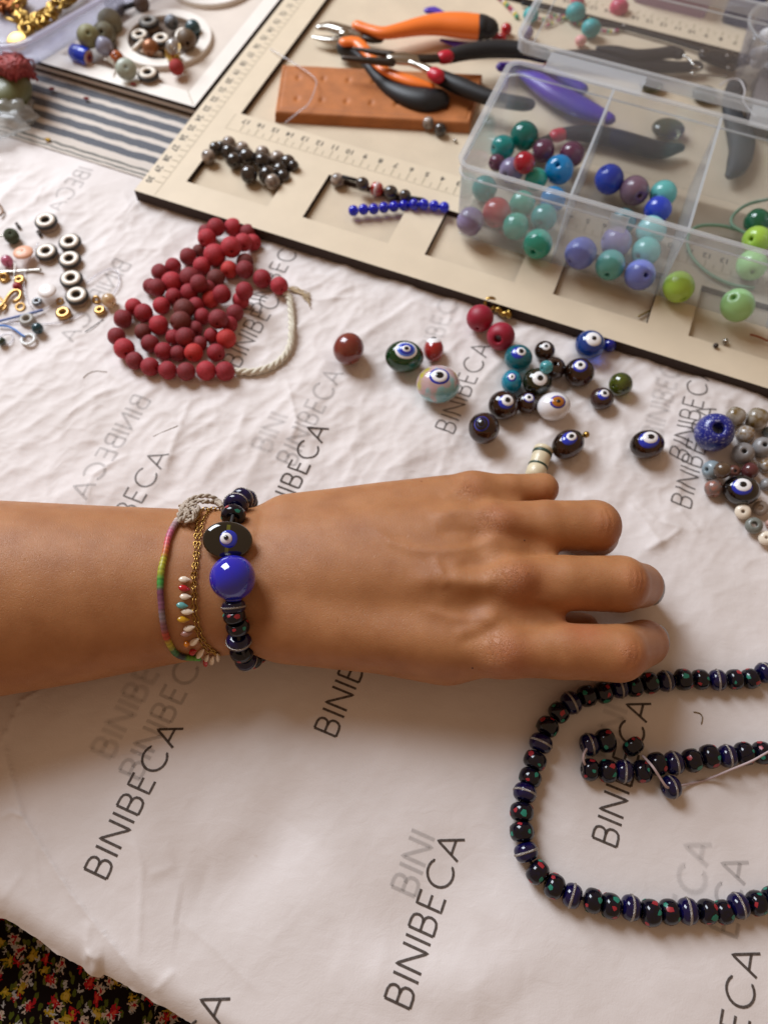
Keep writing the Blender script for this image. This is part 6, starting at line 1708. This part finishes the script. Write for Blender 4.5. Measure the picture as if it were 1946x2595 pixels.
part('string', join(tube(smooth_path([a1[0][0] + np.array([0, 0, .1]), P(*cJ(545, 650), .9), P(*cJ(548, 700), .8), a2_[0][0]], .15), .05, 7), tube(smooth_path([q[0] for q in a2_], .3), .05, 6)), lp, m2_)
b1_ = strand('loose_dark_beads', P(*cJ(950, 750), .1), 'two dark beads threaded on pale string, one with silver ring', 'bead string')
p1, r1_ = rest(*cJ(845, 602), 64 * .4195, stack=False, reg=False); p2, r2_ = rest(*cJ(1073, 847), 68 * .4195, stack=False, reg=False)
inst('bead', mala_mesh('C', 3), p1, axis_rot((.5, -.75, .1), 1.), r1_, b1_)
inst('bead', mala_mesh('S', 0), p2, axis_rot((.95, .28, -.1), 1.), r2_, b1_)
pth = [p1 + np.array([.3, -.35, .1]), P(*cJ(960, 720), 1.35), P(*cJ(1000, 780), 1.2), P(*cJ(1045, 845), .95), p2]
part('string', join(tube(smooth_path(pth, .12), .05, 7), tube(smooth_path([P(*cJ(1130, 838), .3), P(*cJ(1220, 820), .12), P(*cJ(1300, 798), .2), P(*cJ(1440, 740), .9), P(*cJ(1560, 690), 1.3), P(*cJ(1659, 635), 1.3), P(*cJ(1800, 560), 1.0)], .15), .045, 7)), lp, b1_)

# ------------------------------------------------------------------ bracelets on the wrist
def on_wrist(u, v, off):
    """point on the forearm (swollen by off) where the line of sight through (u, v) first meets it, or comes nearest"""
    d = ray(u, v); d /= np.linalg.norm(d)
    best = None; prevf = None
    for t in np.linspace(22, 36, 400):
        q = CAM + d * t
        yc_, zc_, a_, b_ = arm_at(q[0])
        f = math.sqrt(((q[1] - yc_) / (a_ + off)) ** 2 + ((q[2] - zc_) / (b_ + off)) ** 2)
        if f <= 1: return q
        if best is None or f < best[0]: best = (f, q)
    return best[1]
def wrist_normal(q):
    yc_, zc_, a_, b_ = arm_at(q[0])
    n = np.array([0, (q[1] - yc_) / a_ ** 2, (q[2] - zc_) / b_ ** 2]); return n / np.linalg.norm(n)
br = empty('bead_bracelet', on_wrist(*cH(940, 1200), .2), 'bracelet of dark beads with big cobalt ball and black eye bead', 'bracelet')
BL = [(1135, 300, 70, 'C', 2.2), (1095, 265, 95, 'S', 2.9), (1035, 265, 118, 'S', 3.6), (975, 320, 128, 'S', 4.1), (948, 440, 130, 'C', 4.5)]
BL2 = [(950, 1385, 126, 'S', 4.7), (958, 1480, 118, 'C', 4.55), (995, 1590, 126, 'C', 4.2), (1005, 1735, 130, 'S', 3.6), (1035, 1850, 126, 'C', 2.95), (1080, 1935, 118, 'S', 2.3), (1150, 1925, 105, 'C', 1.7), (1190, 1880, 85, 'C', 1.3)]
for lst in (BL, BL2):
    pts = [P(*cH(q[0], q[1]), q[4]) for q in lst]
    for i, (x, y, r_, k, _z) in enumerate(lst):
        p = pts[i]; a = pts[max(0, i - 1)]; b_ = pts[min(len(pts) - 1, i + 1)]; d = b_ - a; d /= np.linalg.norm(d)
        r = rad_at(r_ * .2441, p)
        inst('bead', mala_mesh(k, 0 if k == 'S' else (i * 2 + 1) % 7), p, axis_rot(d, .6 + i), (r, r, r * .80), br)
# the rest of the loop, round the far side and underneath
under = []
qx = on_wrist(*cH(1000, 1600), .4)[0]
for a in np.linspace(R(200), R(345), 9):
    yc_, zc_, aa, bb_ = arm_at(qx + .2); q = np.array([qx + .35, yc_ + (aa + .35) * math.cos(a), max(.48, zc_ + (bb_ + .35) * math.sin(a))]); under.append(q)
for i, q in enumerate(under[1:-1]):
    d = under[i + 2] - under[i]; inst('bead', mala_mesh('C', i % 7), q, axis_rot(d, i), .42, br)
bc = on_wrist(*cH(940, 1085), .62); rb_ = rad_at(238 * .2441, bc)
part('blue_ball', move(sphere(rb_, 48, 30), tuple(bc)), M('royal_blue_glass', '0C1EB0', .07, coat=.8, var=.35, vscale=.9, col2='2420A0'), br)
part('ball_collar', xform(torus_geo(rb_ * .28, rb_ * .09, 24, 8), Matrix.Translation(tuple(bc + (on_wrist(*cH(950, 1310), .5) - bc) * .98)) @ axis_rot(on_wrist(*cH(950, 1310), .5) - bc).to_4x4()), M('royal_blue_glass', ''), br)
ec = on_wrist(*cH(890, 695), .36); en = wrist_normal(ec) * .25 + toward(ec) * .9; en /= np.linalg.norm(en)
re_ = rad_at(258 * .2441, ec)
ux = np.array([1., 0, 0]); ux -= en * (ux @ en); ux /= np.linalg.norm(ux); uy = np.cross(en, ux)
g = sphere(1, 48, 28)
def se(v, e=3.2):
    return v
Vn = []
for v in g[0]:
    rho = math.hypot(v[0], v[1]); zz = math.copysign(abs(v[2]) ** .62, v[2])
    Vn.append(ec + ux * v[0] * re_ + uy * v[1] * re_ * .77 + en * zz * re_ * .36)
part('eye_slab', (Vn, g[1]), M('black_olive_glass', '0E0E08', .05, coat=1.), br)
def dot(off_u, off_v, rad, h0, hh_, m, name):
    c = ec + ux * off_u * re_ + uy * off_v * re_ + en * (h0 * re_)
    prof = [(1e-3, hh_), (rad * .6, hh_ * .93), (rad * .9, hh_ * .55), (rad, 0), (rad * .98, -.12)]
    rotm = Matrix(((ux[0], uy[0], en[0], c[0]), (ux[1], uy[1], en[1], c[1]), (ux[2], uy[2], en[2], c[2]), (0, 0, 0, 1)))
    part(name, xform(lathe([(a, b_) for a, b_ in prof], 32), rotm), m, br)
part('olive_streak', (lambda: ([tuple(ec + ux * (x * re_) + uy * (y * re_) + en * re_ * (.36 * max(0., 1 - x * x - (y / .77) ** 2) ** .31 + .006)) for y in np.linspace(-.60, .60, 24) for x in (-.07, 0, .07)],
     [(i * 3 + j, i * 3 + j + 1, (i + 1) * 3 + j + 1, (i + 1) * 3 + j) for i in range(23) for j in range(2)]))(), M('olive_streak', '5A5A18', .1, coat=.9), br)
dot(.04, .02, .36 * re_, .34, .05, EYEB, 'blue_ring'); dot(-.05, .03, .245 * re_, .36, .09, EYEW, 'white_ring'); dot(-.055, .055, .105 * re_, .40, .12, EYEK, 'pupil')

# wrapped thread bracelet
tb_ = empty('thread_bracelet', on_wrist(*cH(190, 1200), .1), 'thin bracelet wrapped in rainbow thread with knotted beige cord end', 'bracelet')
tpx = [(370, 480, 34), (310, 580, 34), (270, 680, 33), (245, 800, 33), (222, 900, 34), (200, 1000, 36), (190, 1120, 36), (190, 1240, 34), (200, 1360, 34), (205, 1450, 32), (225, 1580, 34), (250, 1690, 36), (300, 1800, 32), (350, 1870, 32), (420, 1905, 32), (500, 1920, 28), (600, 1925, 26)]
cols = ['B8A8A0', '9A7A80', 'B05A78', 'C05058', 'B86030', 'A8A028', '9AA030', '3E8A3A', '6A3A50', '7A4A60', '7A6A70', '7A4A50', 'A8402A', 'A89A28', '3A6A3A', '2A2A34', '5A8A20', '4A9A30']
wp = [np.array([*on_wrist(*cH(x, y), .12), rad_at(r_ * .2441, on_wrist(*cH(x, y), .12))]) for x, y, r_ in tpx]
sp_ = smooth_path(wp, .06)
g = tube([q[:3] for q in sp_], [q[3] * (1 + .07 * math.sin(i * 2.4)) for i, q in enumerate(sp_)], 12)
wm_ = bpy.data.materials.new('rainbow_thread'); wm_.use_nodes = True
bb = wm_.node_tree.nodes['Principled BSDF']; bb.inputs['Roughness'].default_value = .42
ca_ = wm_.node_tree.nodes.new('ShaderNodeAttribute'); ca_.attribute_name = 'dye_shaded'; wm_.node_tree.links.new(ca_.outputs['Color'], bb.inputs['Base Color'])
wo = part('thread_wrap', g, wm_, tb_)
lc = [np.array(lin(c)) for c in cols]
cv = []
for i in range(len(sp_)):
    t = i / (len(sp_) - 1) * (len(cols) - 1); k = min(int(t), len(cols) - 2); f = min(1, max(0, (t - k - .25) * 2))
    c_ = (lc[k] * (1 - f) + lc[k + 1] * f) * (1 + .25 * math.sin(i * 2.4))  # thread ridges lightened and grooves darkened here; winding shade put into the colour
    cv += [(*np.clip(c_, 0, 1), 1)] * 12
cv += [cv[0], cv[-1]]
dye_shaded = wo.data.attributes.new('dye_shaded', 'FLOAT_COLOR', 'POINT'); dye_shaded.data.foreach_set('color', np.array(cv, np.float32).ravel())
beige = M('beige_cord', 'B4A696', .85, bump=.4, bscale=14)
rope = []
for path in ([(375, 470), (400, 380), (470, 290), (580, 240), (700, 235), (790, 280), (820, 330)], [(380, 500), (450, 430), (520, 300), (640, 290), (760, 300), (830, 345)], [(400, 330), (470, 400), (440, 480), (500, 490), (560, 420), (590, 340)],
             [(390, 420), (430, 350), (500, 360), (540, 400), (510, 470)], [(430, 490), (480, 440), (530, 450), (570, 380)], [(385, 440), (440, 400), (470, 330), (560, 330)]):
    w = []
    for i, q in enumerate(path):
        z_ = on_wrist(*cH(*q), .22 + .12 * (i % 2)); w.append(z_)
    cc = smooth_path(w, .06)
    for ph in (0, math.pi):
        pp = []
        for i, p in enumerate(cc):
            t_ = cc[min(i + 1, len(cc) - 1)] - cc[max(0, i - 1)]; t_ /= (np.linalg.norm(t_) + 1e-9); s_ = np.cross(t_, [0, .3, 1]); s_ /= np.linalg.norm(s_); u_ = np.cross(s_, t_)
            pp.append(p + (s_ * math.cos(i * .8 + ph) + u_ * math.sin(i * .8 + ph)) * .05)
        rope.append(tube(pp, .055, 6))
part('knotted_cord', join(*rope), beige, tb_)

# gold chain bracelet with enamel drops
gb_ = empty('chain_bracelet', on_wrist(*cH(540, 1200), .1), 'fine gold chain bracelet hung with white, red and yellow enamel drops', 'bracelet')
lk3 = shared('finelink', torus_geo(.085, .026, 14, 6, 1.25, .85), M('antique_gold', 'B08A4A', .3, metal=1.))
def chain(path, off=.06, step=.155):
    w = [on_wrist(*cH(*q), off) for q in path]
    cc = smooth_path(w, step)
    for i, p in enumerate(cc):
        t_ = cc[min(i + 1, len(cc) - 1)] - cc[max(0, i - 1)]
        if np.linalg.norm(t_) < 1e-6: continue
        t_ /= np.linalg.norm(t_); n = wrist_normal(p); s_ = np.cross(n, t_); s_ /= (np.linalg.norm(s_) + 1e-9); n = np.cross(t_, s_)
        a = R(20 if i % 2 else 75)
        y_ = s_ * math.cos(a) + n * math.sin(a); z_ = np.cross(t_, y_)
        inst('link', lk3, p, Matrix(((t_[0], y_[0], z_[0]), (t_[1], y_[1], z_[1]), (t_[2], y_[2], z_[2]))), 1.0, gb_)
    return cc
chain([(740, 365), (620, 375), (585, 440), (565, 560), (555, 680), (550, 780), (548, 900), (530, 1000), (525, 1110), (530, 1220), (525, 1330), (530, 1450), (550, 1560), (580, 1680), (620, 1770), (680, 1840), (760, 1870), (800, 1930)])
chain([(780, 370), (700, 385), (645, 460), (615, 560), (595, 680), (585, 790), (570, 900), (560, 1000), (548, 1100), (555, 1200), (560, 1330), (565, 1450), (590, 1570), (620, 1680), (660, 1760), (720, 1820), (790, 1880)])
en_m = {'w': M('enamel_ivory', 'E4D2BC', .25, coat=.5), 'r': M('enamel_red', 'B01420', .2, coat=.6), 't': M('enamel_teal', '5A9A98', .25, coat=.5), 'y': M('enamel_mustard', 'C09018', .25, coat=.5), 'm': M('enamel_mauve', '9A6A5C', .3, coat=.4), 'o': M('enamel_orange', 'D07A14', .2, coat=.5)}
drops = [((505, 1102), (385, 1100), 'w'), ((500, 1208), (382, 1180), 'r'), ((512, 1280), (395, 1278), 'w'), ((480, 1378), (360, 1365), 't'), ((540, 1438), (408, 1434), 'w'), ((495, 1520), (370, 1515), 'y'), ((550, 1592), (435, 1620), 'w'), ((525, 1650), (405, 1672), 'm'),
         ((595, 1710), (495, 1780), 'w'), ((500, 1765), (437, 1782), 'o'), ((570, 1838), (490, 1868), 'r'), ((645, 1825), (565, 1915), 'w'), ((690, 1885), (640, 1970), 'w'), ((740, 1900), (705, 2005), 'w'), ((780, 1870), (800, 1980), 'w'), ((665, 1930), (650, 2000), 'r')]
for q0, q1, k in drops:
    a_ = on_wrist(*cH(*q0), .12); b_2 = on_wrist(*cH(*q1), .12)
    ln = np.linalg.norm(b_2 - a_); ln = min(ln, .62)
    d = (b_2 - a_); d /= np.linalg.norm(d)
    n = 12; path = [a_ + d * ln * t for t in np.linspace(0, 1, n)]
    rad = [max(.012, .125 * math.sqrt(max(0, 1 - ((t - .62) / .40) ** 2)) if t > .5 else .125 * (t / .5) ** .9 * .95 + .012) for t in np.linspace(0, 1, n)]
    part('enamel_drop', tube(path, rad, 14, flat=.6), en_m[k], gb_)
# pupils etc. are children; drop a wrist cord so the bracelet beads are strung
bp_all = [on_wrist(*cH(x, y), .40) for x, y in ((1120, 290), (985, 290), (945, 430), (900, 700), (940, 1085), (950, 1385), (1002, 1590), (1005, 1730), (1080, 1930))]
part('cord', tube(smooth_path(bp_all, .2), .07, 6), dk, br)
